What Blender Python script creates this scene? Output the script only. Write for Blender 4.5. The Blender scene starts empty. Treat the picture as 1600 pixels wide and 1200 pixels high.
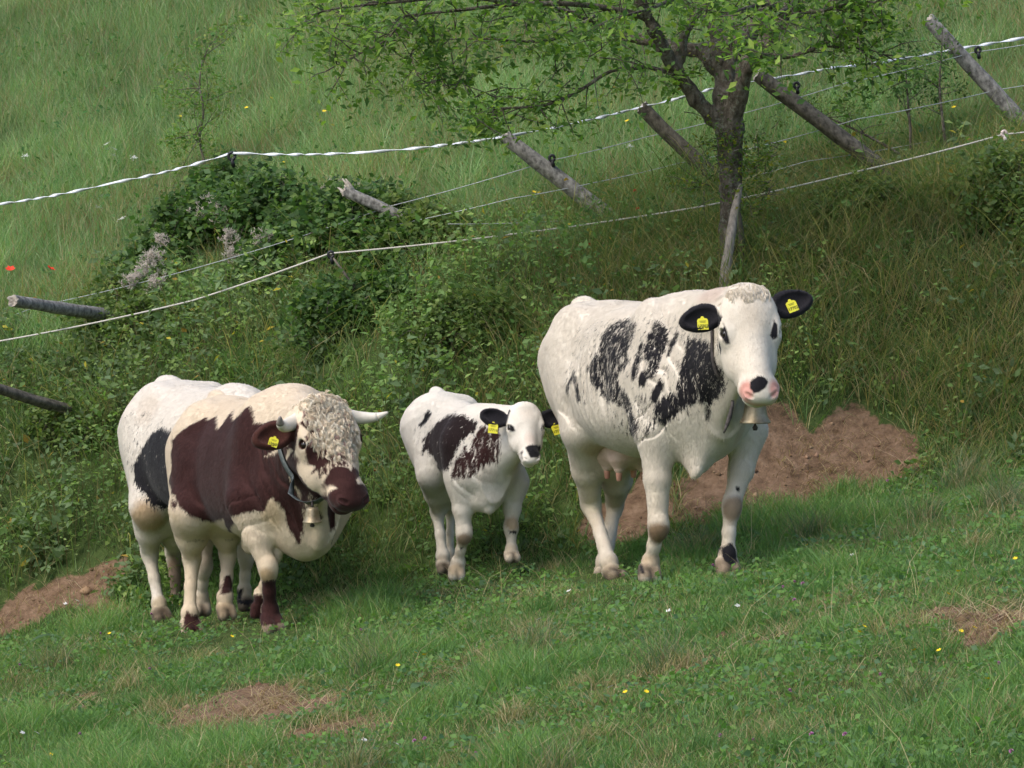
import bpy, math, random, os
import numpy as np
from mathutils import Vector, Matrix
R = math.radians
SC = bpy.context.scene
C = SC.collection
# ------------------------------------------------------------------ camera, world, sun, exposure
F = 6400.0            # focal length in pixels of the 1600 px wide photograph
PITCH = R(2.996)
CAMZ = 2.1
cam = bpy.data.cameras.new('camera'); cam.sensor_width = 36; cam.lens = 144; cam.clip_end = 900
co = bpy.data.objects.new('camera', cam); C.objects.link(co)
co.location = (0, 0, CAMZ); co.rotation_euler = (R(90) - PITCH, 0, 0)
SC.camera = co
w = bpy.data.worlds.new('World'); SC.world = w; w.use_nodes = True
SUN_EL, SUN_AZ = R(52), R(-128)      # azimuth measured from +Y towards +X
sky = w.node_tree.nodes.new('ShaderNodeTexSky'); sky.sky_type = 'NISHITA'; sky.sun_disc = False
sky.sun_elevation = SUN_EL; sky.sun_rotation = SUN_AZ; sky.air_density = 1.0; sky.dust_density = 3.0
bgn = w.node_tree.nodes['Background']; bgn.inputs[1].default_value = 0.15
w.node_tree.links.new(sky.outputs[0], bgn.inputs[0])
sl = bpy.data.lights.new('sun', 'SUN'); sl.energy = 1.25; sl.angle = R(26); sl.color = (1, .95, .86)
so = bpy.data.objects.new('sun', sl); C.objects.link(so)
sd = Vector((math.sin(SUN_AZ) * math.cos(SUN_EL), math.cos(SUN_AZ) * math.cos(SUN_EL), math.sin(SUN_EL)))
so.rotation_euler = sd.to_track_quat('Z', 'Y').to_euler(); so.location = (-6, 5, 12)
SC.view_settings.view_transform = 'Standard'; SC.view_settings.look = 'None'
SC.view_settings.exposure = 0.66; SC.view_settings.gamma = 1
SC.cycles.max_bounces = 5; SC.cycles.diffuse_bounces = 3; SC.cycles.transmission_bounces = 3; SC.cycles.transparent_max_bounces = 6
# ------------------------------------------------------------------ helpers
FW = np.array([0, math.cos(PITCH), -math.sin(PITCH)]); UP = np.array([0, math.sin(PITCH), math.cos(PITCH)])
def ray(px, py):
    d = FW + np.array([1., 0, 0]) * (px - 800) / F + UP * (600 - py) / F
    return d / d[1]
def P(px, py, Y):                     # point of the place seen at that spot of the photo, Y metres away
    return np.array([0, 0, CAMZ]) + ray(px, py) * Y
def _h(i, j, k, s):
    n = (i * 374761393 + j * 668265263 + k * 2147483647 + s * 1274126177) & 0xffffffff
    n = ((n ^ (n >> 13)) * 1274126177) & 0xffffffff
    return ((n ^ (n >> 16)) & 0xffff) / 65535.0
def noise2(x, y, s=0):
    x = np.asarray(x, float); y = np.asarray(y, float)
    i = np.floor(x).astype(np.int64); j = np.floor(y).astype(np.int64); u = x - i; v = y - j
    u = u * u * (3 - 2 * u); v = v * v * (3 - 2 * v); z = np.zeros_like(i)
    a = _h(i, j, z, s); b = _h(i + 1, j, z, s); c = _h(i, j + 1, z, s); d = _h(i + 1, j + 1, z, s)
    return (a * (1 - u) + b * u) * (1 - v) + (c * (1 - u) + d * u) * v
def fbm(x, y, s=0, o=3):
    r = 0; a = .5; t = 0
    for q in range(o):
        r = r + a * noise2(x * 2 ** q, y * 2 ** q, s + q); t += a; a *= .5
    return r / t
def sstep(a, b, x):
    t = np.clip((x - a) / (b - a), 0, 1); return t * t * (3 - 2 * t)
def foot(x):                          # distance of the foot of the bank
    x = np.asarray(x, float)
    return 22.15 + .75 * np.clip(-x - .7, 0, 1.3) + .3 * np.clip(-x - 2, 0, 9) - .35 * np.exp(-((x - .9) / .9) ** 2)
def H(x, y):                          # ground height
    x = np.asarray(x, float); y = np.asarray(y, float)
    t = y - foot(x)
    z = .19 * x
    z = z + np.where(t < 0, .01 * t, 0) - .05 * sstep(1.3, .1, t)
    z = z + 1.62 * (sstep(-.25, 1.6, t) * .55 + sstep(.2, 3.0, t) * .45)
    z = z + .33 * np.clip(t - 2.4, 0, None) + .02 * np.clip(-x, 0, 6) * sstep(.5, 2.5, t)
    z = z + (fbm(x * 1.7 + 9, y * 1.7, 3) - .5) * .07 + (fbm(x * 6, y * 6, 8) - .5) * .035
    return z
def ground_at(px, py):                # where the line of sight meets the ground
    d = ray(px, py); Y = 12.0
    for _ in range(4000):
        p = np.array([0, 0, CAMZ]) + d * Y
        if p[2] < H(p[0], p[1]): break
        Y += .01
    return p
def tag(o, label=None, cat=None, group=None, kind=None):
    if label: o['label'] = label
    if cat: o['category'] = cat
    if group: o['group'] = group
    if kind: o['kind'] = kind
    return o
def empty(name, loc, label, cat, group=None):
    o = bpy.data.objects.new(name, None); C.objects.link(o); o.location = loc
    o.empty_display_size = .2
    return tag(o, label, cat, group)
def link(name, me, parent=None, mat=None, smooth=True, off=None):
    """mesh data given in world space; shifted so that it sits right under its parent or its own origin"""
    o = bpy.data.objects.new(name, me); C.objects.link(o)
    if mat: me.materials.append(mat)
    if smooth: me.polygons.foreach_set('use_smooth', np.ones(len(me.polygons), bool))
    base = None
    if parent is not None:
        o.parent = parent
        b = Vector((0, 0, 0)); q = parent
        while q is not None: b += q.location; q = q.parent
        base = b
    elif off is not None:
        base = Vector(off); o.location = base
    if base is not None and base.length > 0: me.transform(Matrix.Translation(-base))
    return o
def mesh_from(V, faces=None, quads=None, tris=None):
    me = bpy.data.meshes.new('m')
    V = np.asarray(V, np.float32)
    if faces is not None:
        me.from_pydata([tuple(map(float, v)) for v in V], [], faces); me.update(); return me
    nq = 0 if quads is None else len(quads); nt = 0 if tris is None else len(tris)
    me.vertices.add(len(V)); me.vertices.foreach_set('co', V.ravel())
    idx = []
    if nq: idx.append(np.asarray(quads, np.int32).ravel())
    if nt: idx.append(np.asarray(tris, np.int32).ravel())
    idx = np.concatenate(idx)
    me.loops.add(len(idx)); me.loops.foreach_set('vertex_index', idx)
    st = np.concatenate([np.arange(nq) * 4, nq * 4 + np.arange(nt) * 3]).astype(np.int32)
    me.polygons.add(nq + nt); me.polygons.foreach_set('loop_start', st)
    me.update(calc_edges=True)
    return me
def vcol(me, name, col):
    a = me.attributes.new(name, 'FLOAT_COLOR', 'POINT')
    c = np.ones((len(me.vertices), 4), np.float32); c[:, :3] = col; a.data.foreach_set('color', c.ravel())
def vflt(me, name, v):
    a = me.attributes.new(name, 'FLOAT', 'POINT'); a.data.foreach_set('value', np.asarray(v, np.float32))
def tube_geo(pts, rad, n=8, V0=0, ref=(0, 0, 1), cap=True):
    pts = [np.asarray(p, float) for p in pts]; V = []; Fc = []; m = len(pts)
    if not hasattr(rad, '__len__'): rad = [rad] * m
    a = None
    for i, p in enumerate(pts):
        t = pts[min(i + 1, m - 1)] - pts[max(i - 1, 0)]; t = t / (np.linalg.norm(t) + 1e-9)
        if a is None:
            rr = np.array(ref, float)
            if abs(rr @ t) > .95: rr = np.array([1., 0, 0])
            a = np.cross(t, rr)
        a = a - t * (a @ t); a /= np.linalg.norm(a) + 1e-9; b = np.cross(t, a)
        for k in range(n):
            q = 2 * math.pi * k / n
            V.append(p + (a * math.cos(q) + b * math.sin(q)) * rad[i])
    for i in range(m - 1):
        for k in range(n):
            k2 = (k + 1) % n
            Fc.append((V0 + i * n + k, V0 + i * n + k2, V0 + (i + 1) * n + k2, V0 + (i + 1) * n + k))
    if cap:
        Fc.append(tuple(V0 + k for k in range(n))[::-1]); Fc.append(tuple(V0 + (m - 1) * n + k for k in range(n)))
    return V, Fc
def tubes(list_of, n=8):              # [(pts, rad), ...] -> mesh
    V = []; Fc = []
    for pts, rad in list_of:
        v, f = tube_geo(pts, rad, n, len(V)); V += v; Fc += f
    return mesh_from(V, faces=Fc)
def material(name, rough=.8, spec=.3):
    m = bpy.data.materials.new(name); m.use_nodes = True
    nt = m.node_tree; b = nt.nodes['Principled BSDF']
    b.inputs['Roughness'].default_value = rough; b.inputs['Specular IOR Level'].default_value = spec
    return m, nt, b
def nd(nt, kind, **kw):
    n = nt.nodes.new(kind)
    for k, v in kw.items():
        if k.startswith('i_'): n.inputs[k[2:]].default_value = v
        else: setattr(n, k, v)
    return n
def nz(nt, coord, scale, detail=4, rough=.6, dist=0.0):
    n = nd(nt, 'ShaderNodeTexNoise'); n.inputs['Scale'].default_value = scale; n.inputs['Detail'].default_value = detail
    n.inputs['Roughness'].default_value = rough; n.inputs['Distortion'].default_value = dist
    if coord is not None: nt.links.new(coord, n.inputs['Vector'])
    return n.outputs['Fac']
def mth(nt, op, a, b=None, c=None):
    n = nd(nt, 'ShaderNodeMath', operation=op)
    for i, v in enumerate((a, b, c)):
        if v is None: continue
        if hasattr(v, 'is_linked') or hasattr(v, 'links'): nt.links.new(v, n.inputs[i])
        else: n.inputs[i].default_value = v
    return n.outputs[0]
def ramp(nt, fac, stops):
    n = nd(nt, 'ShaderNodeValToRGB'); e = n.color_ramp.elements
    while len(e) < len(stops): e.new(.5)
    for k, (p, c) in enumerate(stops): e[k].position = p; e[k].color = (*c, 1)
    nt.links.new(fac, n.inputs[0]); return n.outputs[0]
def mixc(nt, fac, a, b, mode='MIX'):
    n = nd(nt, 'ShaderNodeMix', data_type='RGBA', blend_type=mode)
    for i, v in ((0, fac), (6, a), (7, b)):
        if isinstance(v, tuple): n.inputs[i].default_value = (*v, 1)
        elif isinstance(v, (int, float)): n.inputs[i].default_value = v
        else: nt.links.new(v, n.inputs[i])
    return n.outputs[2]
def simple_mat(name, c1, c2, scale=20, rough=.8, bump=.3, stretch=None, metal=0, spec=.3, detail=5, lo=.35, hi=.65):
    m, nt, b = material(name, rough, spec); tc = nd(nt, 'ShaderNodeTexCoord').outputs['Object']
    if stretch:
        mp = nd(nt, 'ShaderNodeMapping'); mp.inputs['Scale'].default_value = stretch; nt.links.new(tc, mp.inputs[0]); tc = mp.outputs[0]
    n = nz(nt, tc, scale, detail)
    nt.links.new(ramp(nt, n, [(lo, c1), (hi, c2)]), b.inputs['Base Color'])
    b.inputs['Metallic'].default_value = metal
    if bump:
        bp = nd(nt, 'ShaderNodeBump'); bp.inputs['Strength'].default_value = bump; bp.inputs['Distance'].default_value = .01
        nt.links.new(n, bp.inputs['Height']); nt.links.new(bp.outputs[0], b.inputs['Normal'])
    return m
# ------------------------------------------------------------------ animal bodies: smooth union of muscles, meshed as one surface
def smin(a, b, k):
    h = np.clip(.5 + .5 * (b - a) / k, 0, 1)
    return b + (a - b) * h - k * h * (1 - h)
class Body:
    def __init__(s): s.pr = []; s.bb = []
    def add(s, f, c, rad, k, op='u'): s.pr.append((f, np.asarray(c, float), rad, k, op))
    def cone(s, a, b, ra, rb, k=.05, op='u', sq=None):
        """tapered limb; sq=(direction, factor) flattens it along a direction"""
        a = np.asarray(a, float); b = np.asarray(b, float); ba = b - a; L = ba @ ba + 1e-9
        if sq is not None: dv = np.asarray(sq[0], float); dv = dv - ba * (dv @ ba) / L; dv /= np.linalg.norm(dv); fc = sq[1]
        def f(p):
            t = np.clip(((p - a) @ ba) / L, 0, 1); q = p - a - t[:, None] * ba
            if sq is not None: q = q + np.outer(q @ dv, dv) * (1 / fc - 1)
            return np.sqrt((q * q).sum(1)) - (ra + (rb - ra) * t)
        s.add(f, (a + b) / 2, math.sqrt(L) / 2 + max(ra, rb), k, op)
    def chain(s, pts, rad, k=.05, **kw):
        for i in range(len(pts) - 1): s.cone(pts[i], pts[i + 1], rad[i], rad[i + 1], k if i == 0 else .012 + .25 * min(rad[i], .1), **kw)
    def ell(s, c, r, k=.05, M=None, op='u'):
        c = np.asarray(c, float); r = np.asarray(r, float)
        def f(p):
            q = p - c
            if M is not None: q = q @ M
            a = np.sqrt(((q / r) ** 2).sum(1)) + 1e-9; b = np.sqrt(((q / r ** 2) ** 2).sum(1)) + 1e-9
            return a * (a - 1) / b
        s.add(f, c, r.max(), k, op)
    def loft(s, st, k=.05, e=2.3):
        st = np.array(st, float); xs = np.linspace(st[0, 0], st[-1, 0], 160)
        T = []
        for j in range(1, 4):
            v = np.interp(xs, st[:, 0], st[:, j]); kk = np.hanning(17); kk /= kk.sum()
            T.append(np.convolve(np.pad(v, 8, mode='edge'), kk, 'valid'))
        c0 = np.array([(st[0, 0] + st[-1, 0]) / 2, 0, (st[:, 1].max() + st[:, 2].min()) / 2])
        def f(p):
            x = np.clip(p[:, 0], xs[0], xs[-1])
            top = np.interp(x, xs, T[0]); bot = np.interp(x, xs, T[1]); b = np.interp(x, xs, T[2])
            a = (top - bot) / 2; z = p[:, 2] - (top + bot) / 2
            wz = np.clip(z / a, -1.2, 1.2); b = b * (1 - .10 * wz - .05 * wz * wz)
            n = (np.abs(p[:, 1] / b) ** e + np.abs(z / a) ** e) ** (1 / e)
            d = (n - 1) * np.minimum(a, b) * .9
            dx = p[:, 0] - x
            return np.where(np.abs(dx) > 0, np.sqrt(np.clip(d, 0, 9) ** 2 + dx * dx) + np.clip(d, -9, 0) * 0, d)
        s.add(f, c0, (st[-1, 0] - st[0, 0]) / 2 + .6, k)
        s.bb += [np.array([st[0, 0], -st[:, 3].max(), st[:, 2].min()]), np.array([st[-1, 0], st[:, 3].max(), st[:, 1].max()])]
    def __call__(s, p):
        p = np.asarray(p, float); d = np.full(len(p), 1.0)
        for f, c, rad, k, op in s.pr:
            q = p - c; m = (q * q).sum(1) < (rad + .13 + k) ** 2
            if not m.any(): continue
            v = f(p[m])
            if op == 'u': d[m] = smin(d[m], v, k)
            elif op == 's': d[m] = -smin(-d[m], v, k)
        return d
    def grad(s, p, e=.002):
        g = np.zeros_like(p)
        for sg in ((1, -1, -1), (-1, -1, 1), (-1, 1, -1), (1, 1, 1)):
            v = np.array(sg, float); g += np.outer(s(p + v * e), v)
        return g / (4 * e)
    def mesh(s, h=.009):
        lo = np.array([1e9] * 3); hi = -lo
        for f, c, rad, k, op in s.pr:
            if op == 'u' and rad < .9: lo = np.minimum(lo, c - rad); hi = np.maximum(hi, c + rad)
        for b in s.bb: lo = np.minimum(lo, b); hi = np.maximum(hi, b)
        lo = lo - .05; hi = hi + .05
        S = 4; n = (np.ceil((hi - lo) / (h * S)).astype(int)) + 1; N = n * S
        ax = [lo[i] + (np.arange(n[i]) * S + (S - 1) / 2) * h for i in range(3)]
        g = np.stack(np.meshgrid(*ax, indexing='ij'), -1).reshape(-1, 3)
        dc = s(g).reshape(n)
        act = np.abs(dc) < h * S * 1.9 + .012
        Vf = np.repeat(np.repeat(np.repeat(dc, S, 0), S, 1), S, 2).astype(np.float32)
        Af = np.repeat(np.repeat(np.repeat(act, S, 0), S, 1), S, 2)
        I = np.argwhere(Af); Vf[Af] = s(lo + I * h)
        sg = Vf < 0
        cs = np.zeros(np.array(Vf.shape) - 1, np.int8)
        for a in (0, 1):
            for b in (0, 1):
                for c in (0, 1):
                    cs += sg[a:a + cs.shape[0], b:b + cs.shape[1], c:c + cs.shape[2]]
        cell = (cs > 0) & (cs < 8); CI = np.argwhere(cell); vid = np.full(cs.shape, -1, np.int64); vid[cell] = np.arange(len(CI))
        acc = np.zeros((len(CI), 3)); cnt = np.zeros(len(CI))
        cor = [(a, b, c) for a in (0, 1) for b in (0, 1) for c in (0, 1)]
        val = {q: Vf[CI[:, 0] + q[0], CI[:, 1] + q[1], CI[:, 2] + q[2]] for q in cor}
        for q in cor:
            for a in range(3):
                if q[a] == 0:
                    q2 = list(q); q2[a] = 1; q2 = tuple(q2); u = val[q]; v = val[q2]; m = (u < 0) != (v < 0)
                    t = np.where(m, u / np.where(m, u - v, 1), 0)
                    pt = np.array(q, float)[None] + np.zeros((len(CI), 3)); pt[:, a] += t
                    acc[m] += pt[m]; cnt[m] += 1
        Vt = lo + (CI + acc / cnt[:, None]) * h
        Q = []
        for a in range(3):
            b, c = (a + 1) % 3, (a + 2) % 3
            A = [slice(None)] * 3; B = [slice(None)] * 3; A[a] = slice(0, -1); B[a] = slice(1, None)
            s0 = sg[tuple(A)]; s1 = sg[tuple(B)]; E = np.argwhere(s0 != s1)
            E = E[(E[:, b] > 0) & (E[:, c] > 0) & (E[:, b] < cs.shape[b]) & (E[:, c] < cs.shape[c])]
            fl = s0[tuple(E.T)]
            def cid(db, dc_):
                e = E.copy(); e[:, b] -= db; e[:, c] -= dc_; return vid[tuple(e.T)]
            q = np.stack([cid(1, 1), cid(0, 1), cid(0, 0), cid(1, 0)], 1)
            q[~fl] = q[~fl][:, ::-1]
            Q.append(q[(q >= 0).all(1)])
        Q = np.concatenate(Q)
        # split every quad in four, then settle the points on the surface
        E = np.sort(np.concatenate([Q[:, [i, (i + 1) % 4]] for i in range(4)]), 1)
        key = E[:, 0] * len(Vt) + E[:, 1]; u, inv = np.unique(key, return_inverse=True)
        em = (Vt[u // len(Vt)] + Vt[u % len(Vt)]) / 2; fm = Vt[Q].mean(1)
        inv = inv.reshape(4, -1) + len(Vt); fi = np.arange(len(Q)) + len(Vt) + len(em)
        V2 = np.concatenate([Vt, em, fm])
        Q2 = np.concatenate([np.stack([Q[:, i], inv[i], fi, inv[i - 1]], 1) for i in range(4)])
        for it in range(3):
            d = s(V2); gr = s.grad(V2); L = np.maximum((gr * gr).sum(1), .15)
            V2 = V2 - gr * np.clip(d / L, -.006, .006)[:, None]
        # keep only the largest connected shell
        return V2, Q2
    def hit(s, o, d, t0, t1, st=.004):
        """first crossing along o+d*t"""
        ts = np.arange(t0, t1, st); v = s(o[None] + ts[:, None] * d[None]); i = np.argmax(v < 0)
        return None if v[i] >= 0 else o + d * ts[i]
def inpoly(poly, x, y):
    """signed distance (positive inside) to a closed outline"""
    P_ = np.asarray(poly, float); n = len(P_); d = np.full(x.shape, 1e9); ins = np.zeros(x.shape, bool)
    for i in range(n):
        a = P_[i]; b = P_[(i + 1) % n]; e = b - a; wx = x - a[0]; wy = y - a[1]
        t = np.clip((wx * e[0] + wy * e[1]) / (e @ e + 1e-12), 0, 1)
        d = np.minimum(d, (wx - e[0] * t) ** 2 + (wy - e[1] * t) ** 2)
        c = ((a[1] <= y) & (b[1] > y)) | ((b[1] <= y) & (a[1] > y))
        with np.errstate(divide='ignore', invalid='ignore'):
            xi = a[0] + (y - a[1]) / (b[1] - a[1] + 1e-12) * e[0]
        ins ^= c & (x < xi)
    d = np.sqrt(d); return np.where(ins, d, -d)
# ------------------------------------------------------------------ cattle
Z3 = np.array([0, 0, 1.])
DBG = []
class Beast:
    def __init__(s, O, yaw, pitch, sink=0.0):
        s.O = np.array([O[0], O[1], H(O[0], O[1]) - sink]); c, n = math.cos(yaw), math.sin(yaw)
        hx = np.array([c, n, 0]) * math.cos(pitch) + Z3 * math.sin(pitch); ly = np.array([-n, c, 0]); uz = np.cross(hx, ly)
        s.M = np.stack([hx, ly, uz], 1); s.b = Body(); s.feet = []
    def L(s, p): return (np.asarray(p, float) - s.O) @ s.M
    def W(s, p): return s.O + np.asarray(p, float) @ s.M.T
    def J(s, px, py, xl):             # joint seen at a spot of the photo, at a given station along the body
        o = s.L([0, 0, CAMZ]); d = ray(px, py) @ s.M; t = (xl - o[0]) / d[0]; return o + d * t
    def hitpx(s, px, py):
        o = s.L([0, 0, CAMZ]); d = ray(px, py) @ s.M; t = -o @ d / (d @ d)
        return s.b.hit(o, d, t - 1.8, t + 1.5)
    def head_frame(s, px, py, xl, al, be, ga, sc):
        """poll at that spot; al = heading of the face towards image right, be = slope of the face, ga = tilt"""
        s.h0 = s.J(px, py, xl); s.hs = sc
        dr = np.array([math.sin(al), -math.cos(al), 0]); U = np.array([math.cos(al), math.sin(al), 0])
        N = math.cos(be) * dr - math.sin(be) * Z3; Fn = math.sin(be) * dr + math.cos(be) * Z3
        U, N = U * math.cos(ga) + N * math.sin(ga), N * math.cos(ga) - U * math.sin(ga)
        s.hm = np.stack([U, N, Fn], 1).T @ s.M; s.hm = s.hm.T      # columns: side, down the face, out of the face
    def hp(s, u, n, f): return s.h0 + s.hs * (s.hm @ np.array([u, n, f], float))
    def to_head(s, p): return ((p - s.h0) @ s.hm) / s.hs
    def hell(s, c, r, k=.03, op='u'): s.b.ell(s.hp(*c), np.array(r) * s.hs, k * s.hs, s.hm, op)
    def hcone(s, a, b, ra, rb, k=.03, op='u', sq=None):
        s.b.cone(s.hp(*a), s.hp(*b), ra * s.hs, rb * s.hs, k * s.hs, op, sq)
    def head(s, wide=1.0, brow=1.0, muz=1.0, jaw=1.0, earp=None, calf=False):
        w_ = wide
        s.hell((0, .12, -.085), (.125 * w_, .15, .115), .04)
        s.hell((0, .10, -.03), (.132 * w_, .125, .062), .04)
        for g in (-1, 1):
            s.hell((g * .112 * w_, .205, -.06), (.04, .058, .052), .035)             # orbit
            s.hell((g * .118 * w_, .165, -.038), (.026, .05, .03), .03)              # brow ridge
            s.hell((g * .085 * w_, .27, -.135 * jaw), (.045 * w_, .13, .085), .05)     # cheek
            s.hcone((g * .06, .2, -.2 * jaw), (g * .04, .42, -.135 * jaw), .055, .036, .05)   # jaw bone
        s.hcone((0, .2, -.075), (0, .48, -.058), .096 * w_, .066 * muz, .05, sq=(s.hm[:, 0], 1.06))
        s.hcone((0, .25, -.03), (0, .46, -.012), .05, .045 * muz, .05)
        s.hell((0, .49, -.052), (.098 * muz, .066, .068), .035)
        s.hell((0, .515, -.018), (.06 * muz, .045, .03), .03)
        s.hell((0, .535, -.045), (.078 * muz, .034, .05), .025)
        s.hell((0, .50, -.125), (.062 * muz, .055, .036), .02)                       # lower lip and chin
        s.hcone((0, .3, -.155 * jaw), (0, .48, -.12), .065, .04, .05)
        for g in (-1, 1):
            s.hell((g * .056 * muz, .528, -.012), (.026 * muz, .028, .02), .012)
            s.hcone((g * .050 * muz, .548, .004), (g * .074 * muz, .526, .0), .011 * muz, .007 * muz, .008, op='s')   # nostril
            s.hell((g * .136 * w_, .205, -.036), (.020, .024, .018), .012, op='s')            # eye socket
        s.hcone((-.07 * muz, .53, -.098), (.07 * muz, .53, -.098), .006, .006, .006, op='s')
        s.hell((0, .025, -.025), (.085 * w_, .05, .055), .04)                           # poll
        for g, e in ((-1, earp[0]), (1, earp[1])):
            if e is None: continue
            root, tip, wd, nrm = e                                                    # ear: root and tip in head units
            a = s.hp(*root); b = s.hp(*tip); ax = b - a; Ln = np.linalg.norm(ax); ax /= Ln
            nn = s.hm @ np.array(nrm, float); nn = nn - ax * (nn @ ax); nn /= np.linalg.norm(nn); sd = np.cross(nn, ax)
            M = np.stack([ax, sd, nn], 1); wd *= s.hs
            s.b.cone(a - ax * .03, a + ax * Ln * .25, .030 * s.hs, .028 * s.hs, .03 * s.hs)
            s.b.ell(a + ax * Ln * .46, (Ln * .42, wd, .026 * s.hs), .015, M)
            s.b.ell(a + ax * Ln * .70 + sd * wd * .0, (Ln * .31, wd * .66, .024 * s.hs), .03, M)
            s.b.ell(a + ax * Ln * .50 + nn * .026 * s.hs, (Ln * .36, wd * .70, .024 * s.hs), .008, M, op='s')
            s.b.ell(a + ax * Ln * .68 + nn * .024 * s.hs, (Ln * .22, wd * .42, .020 * s.hs), .012, M, op='s')
            s.ears = getattr(s, 'ears', []) + [(a, ax, Ln, wd, nn, sd)]
    def leg_front(s, el, kn, fe, ho, k=1.0, y0=.16, x0=.5, lift=False, z0=.82):
        g = 1 if el[1] > 0 else -1; b = s.b
        el, kn, fe, ho = (np.array(v, float) for v in (el, kn, fe, ho))
        b.cone([x0 - .02, g * y0, z0 + .12], el + [-.01, 0, .06], .12 * k, .088 * k, .09)
        b.chain([el + [0, 0, .05], el * .55 + kn * .45, kn + (el - kn) * .14], [.084 * k, .060 * k, .047 * k], .07)
        b.ell(kn, (.048 * k, .047 * k, .064 * k), .03)
        b.ell(kn + [.018 * k, 0, .0], (.034 * k, .038 * k, .05 * k), .03)
        b.chain([kn, kn * .45 + fe * .55, fe], [.041 * k, .031 * k, .035 * k], .025)
        s.foot_(fe, ho, k)
    def leg_hind(s, hip, st, hk, fe, ho, k=1.0):
        b = s.b; hip, st, hk, fe, ho = (np.array(v, float) for v in (hip, st, hk, fe, ho))
        b.cone(hip + [.04 * k, 0, .06 * k], st, .20 * k, .10 * k, .10)
        b.cone(hip + [-.12 * k, 0, .02], (st + hk) / 2 + [-.05 * k, 0, .08 * k], .16 * k, .07 * k, .09)
        b.chain([st, st * .45 + hk * .55, hk + (st - hk) * .1], [.095 * k, .074 * k, .05 * k], .08)
        b.cone(st * .35 + hk * .65 + [-.05 * k, 0, .03], hk + [-.035 * k, 0, .02], .03 * k, .024 * k, .05)   # tendon of the hock
        b.ell(hk, (.056 * k, .040 * k, .066 * k), .025)
        b.chain([hk, hk * .5 + fe * .5, fe], [.043 * k, .032 * k, .037 * k], .025)
        s.foot_(fe, ho, k)
    def foot_(s, fe, ho, k):
        b = s.b; b.ell(fe, (.044 * k, .043 * k, .044 * k), .02)
        dr = ho - fe; dr = dr / np.linalg.norm(dr); fw = np.array([1., 0, 0]); fw = fw - dr * (fw @ dr); fw /= np.linalg.norm(fw) + 1e-9
        b.cone(fe, ho - dr * .035 * k, .038 * k, .042 * k, .02)
        for g in (-1, 1):
            sd = np.array([0, g * .024 * k, 0])
            b.cone(ho + sd - dr * .05 * k, ho + sd + fw * .022 * k - dr * .0, .033 * k, .036 * k, .010)
            b.ell(fe + sd * .9 - fw * .04 * k + dr * .03 * k, (.014 * k, .014 * k, .02 * k), .012)   # dewclaw
        s.feet.append(ho)
    def finish(s, name, label, cat, h=.012):
        s.root = empty(name, s.O, label, cat)
        V, Q = s.b.mesh(h)
        nn = s.b.grad(V); nn /= np.linalg.norm(nn, axis=1)[:, None] + 1e-9; hd = s.to_head(V); bodyw = sstep(.05, .35, np.abs(hd[:, 1] - .2) + np.abs(hd[:, 2]) * 1.2)
        u = s.unit; d = (fbm(V[:, 0] / u * 7 + V[:, 1] * 4, V[:, 2] / u * 5 + V[:, 1] * 5, 71, 3) - .5) * .016 * u * bodyw
        rb = sstep(1.2, .5, np.sqrt(((V[:, 0] / u - .02) / .30) ** 2 + ((V[:, 2] / u - .92) / .30) ** 2)) * sstep(.1, .25, np.abs(V[:, 1]) / u); d = d + getattr(s, 'rib', 0) * rb * np.sin((V[:, 0] / u + .22 * V[:, 2] / u) * 2 * np.pi / .085 + 1.2 * noise2(V[:, 2] * 3, V[:, 0] * 3, 4))
        for c, rr, am, fr in getattr(s, 'folds', []):
            q = np.sqrt((((V - np.array(c)) / np.array(rr)) ** 2).sum(1)); m = sstep(1.1, .4, q)
            n_ = noise2(V[:, 0] * fr[0] + V[:, 2] * fr[1] + fbm(V[:, 0] * 5, V[:, 2] * 5, 73) * 2.5, V[:, 2] * fr[2], 75); d = d - am * m * np.clip(1 - np.abs(n_ - .5) * 5, 0, 1)
        V = V + nn * d[:, None]; s.V = V; s.nn = nn; s.Q = Q
        s.Wv = s.W(V); me = mesh_from(s.Wv, quads=Q)
        s.body = link('body', me, s.root)
        for f in s.feet:
            wf = s.W(f); DBG.append(' '.join(map(str, (name, 'foot', np.round(f, 2), 'above ground %.3f' % (wf[2] - H(wf[0], wf[1]))))))
        return s
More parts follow.
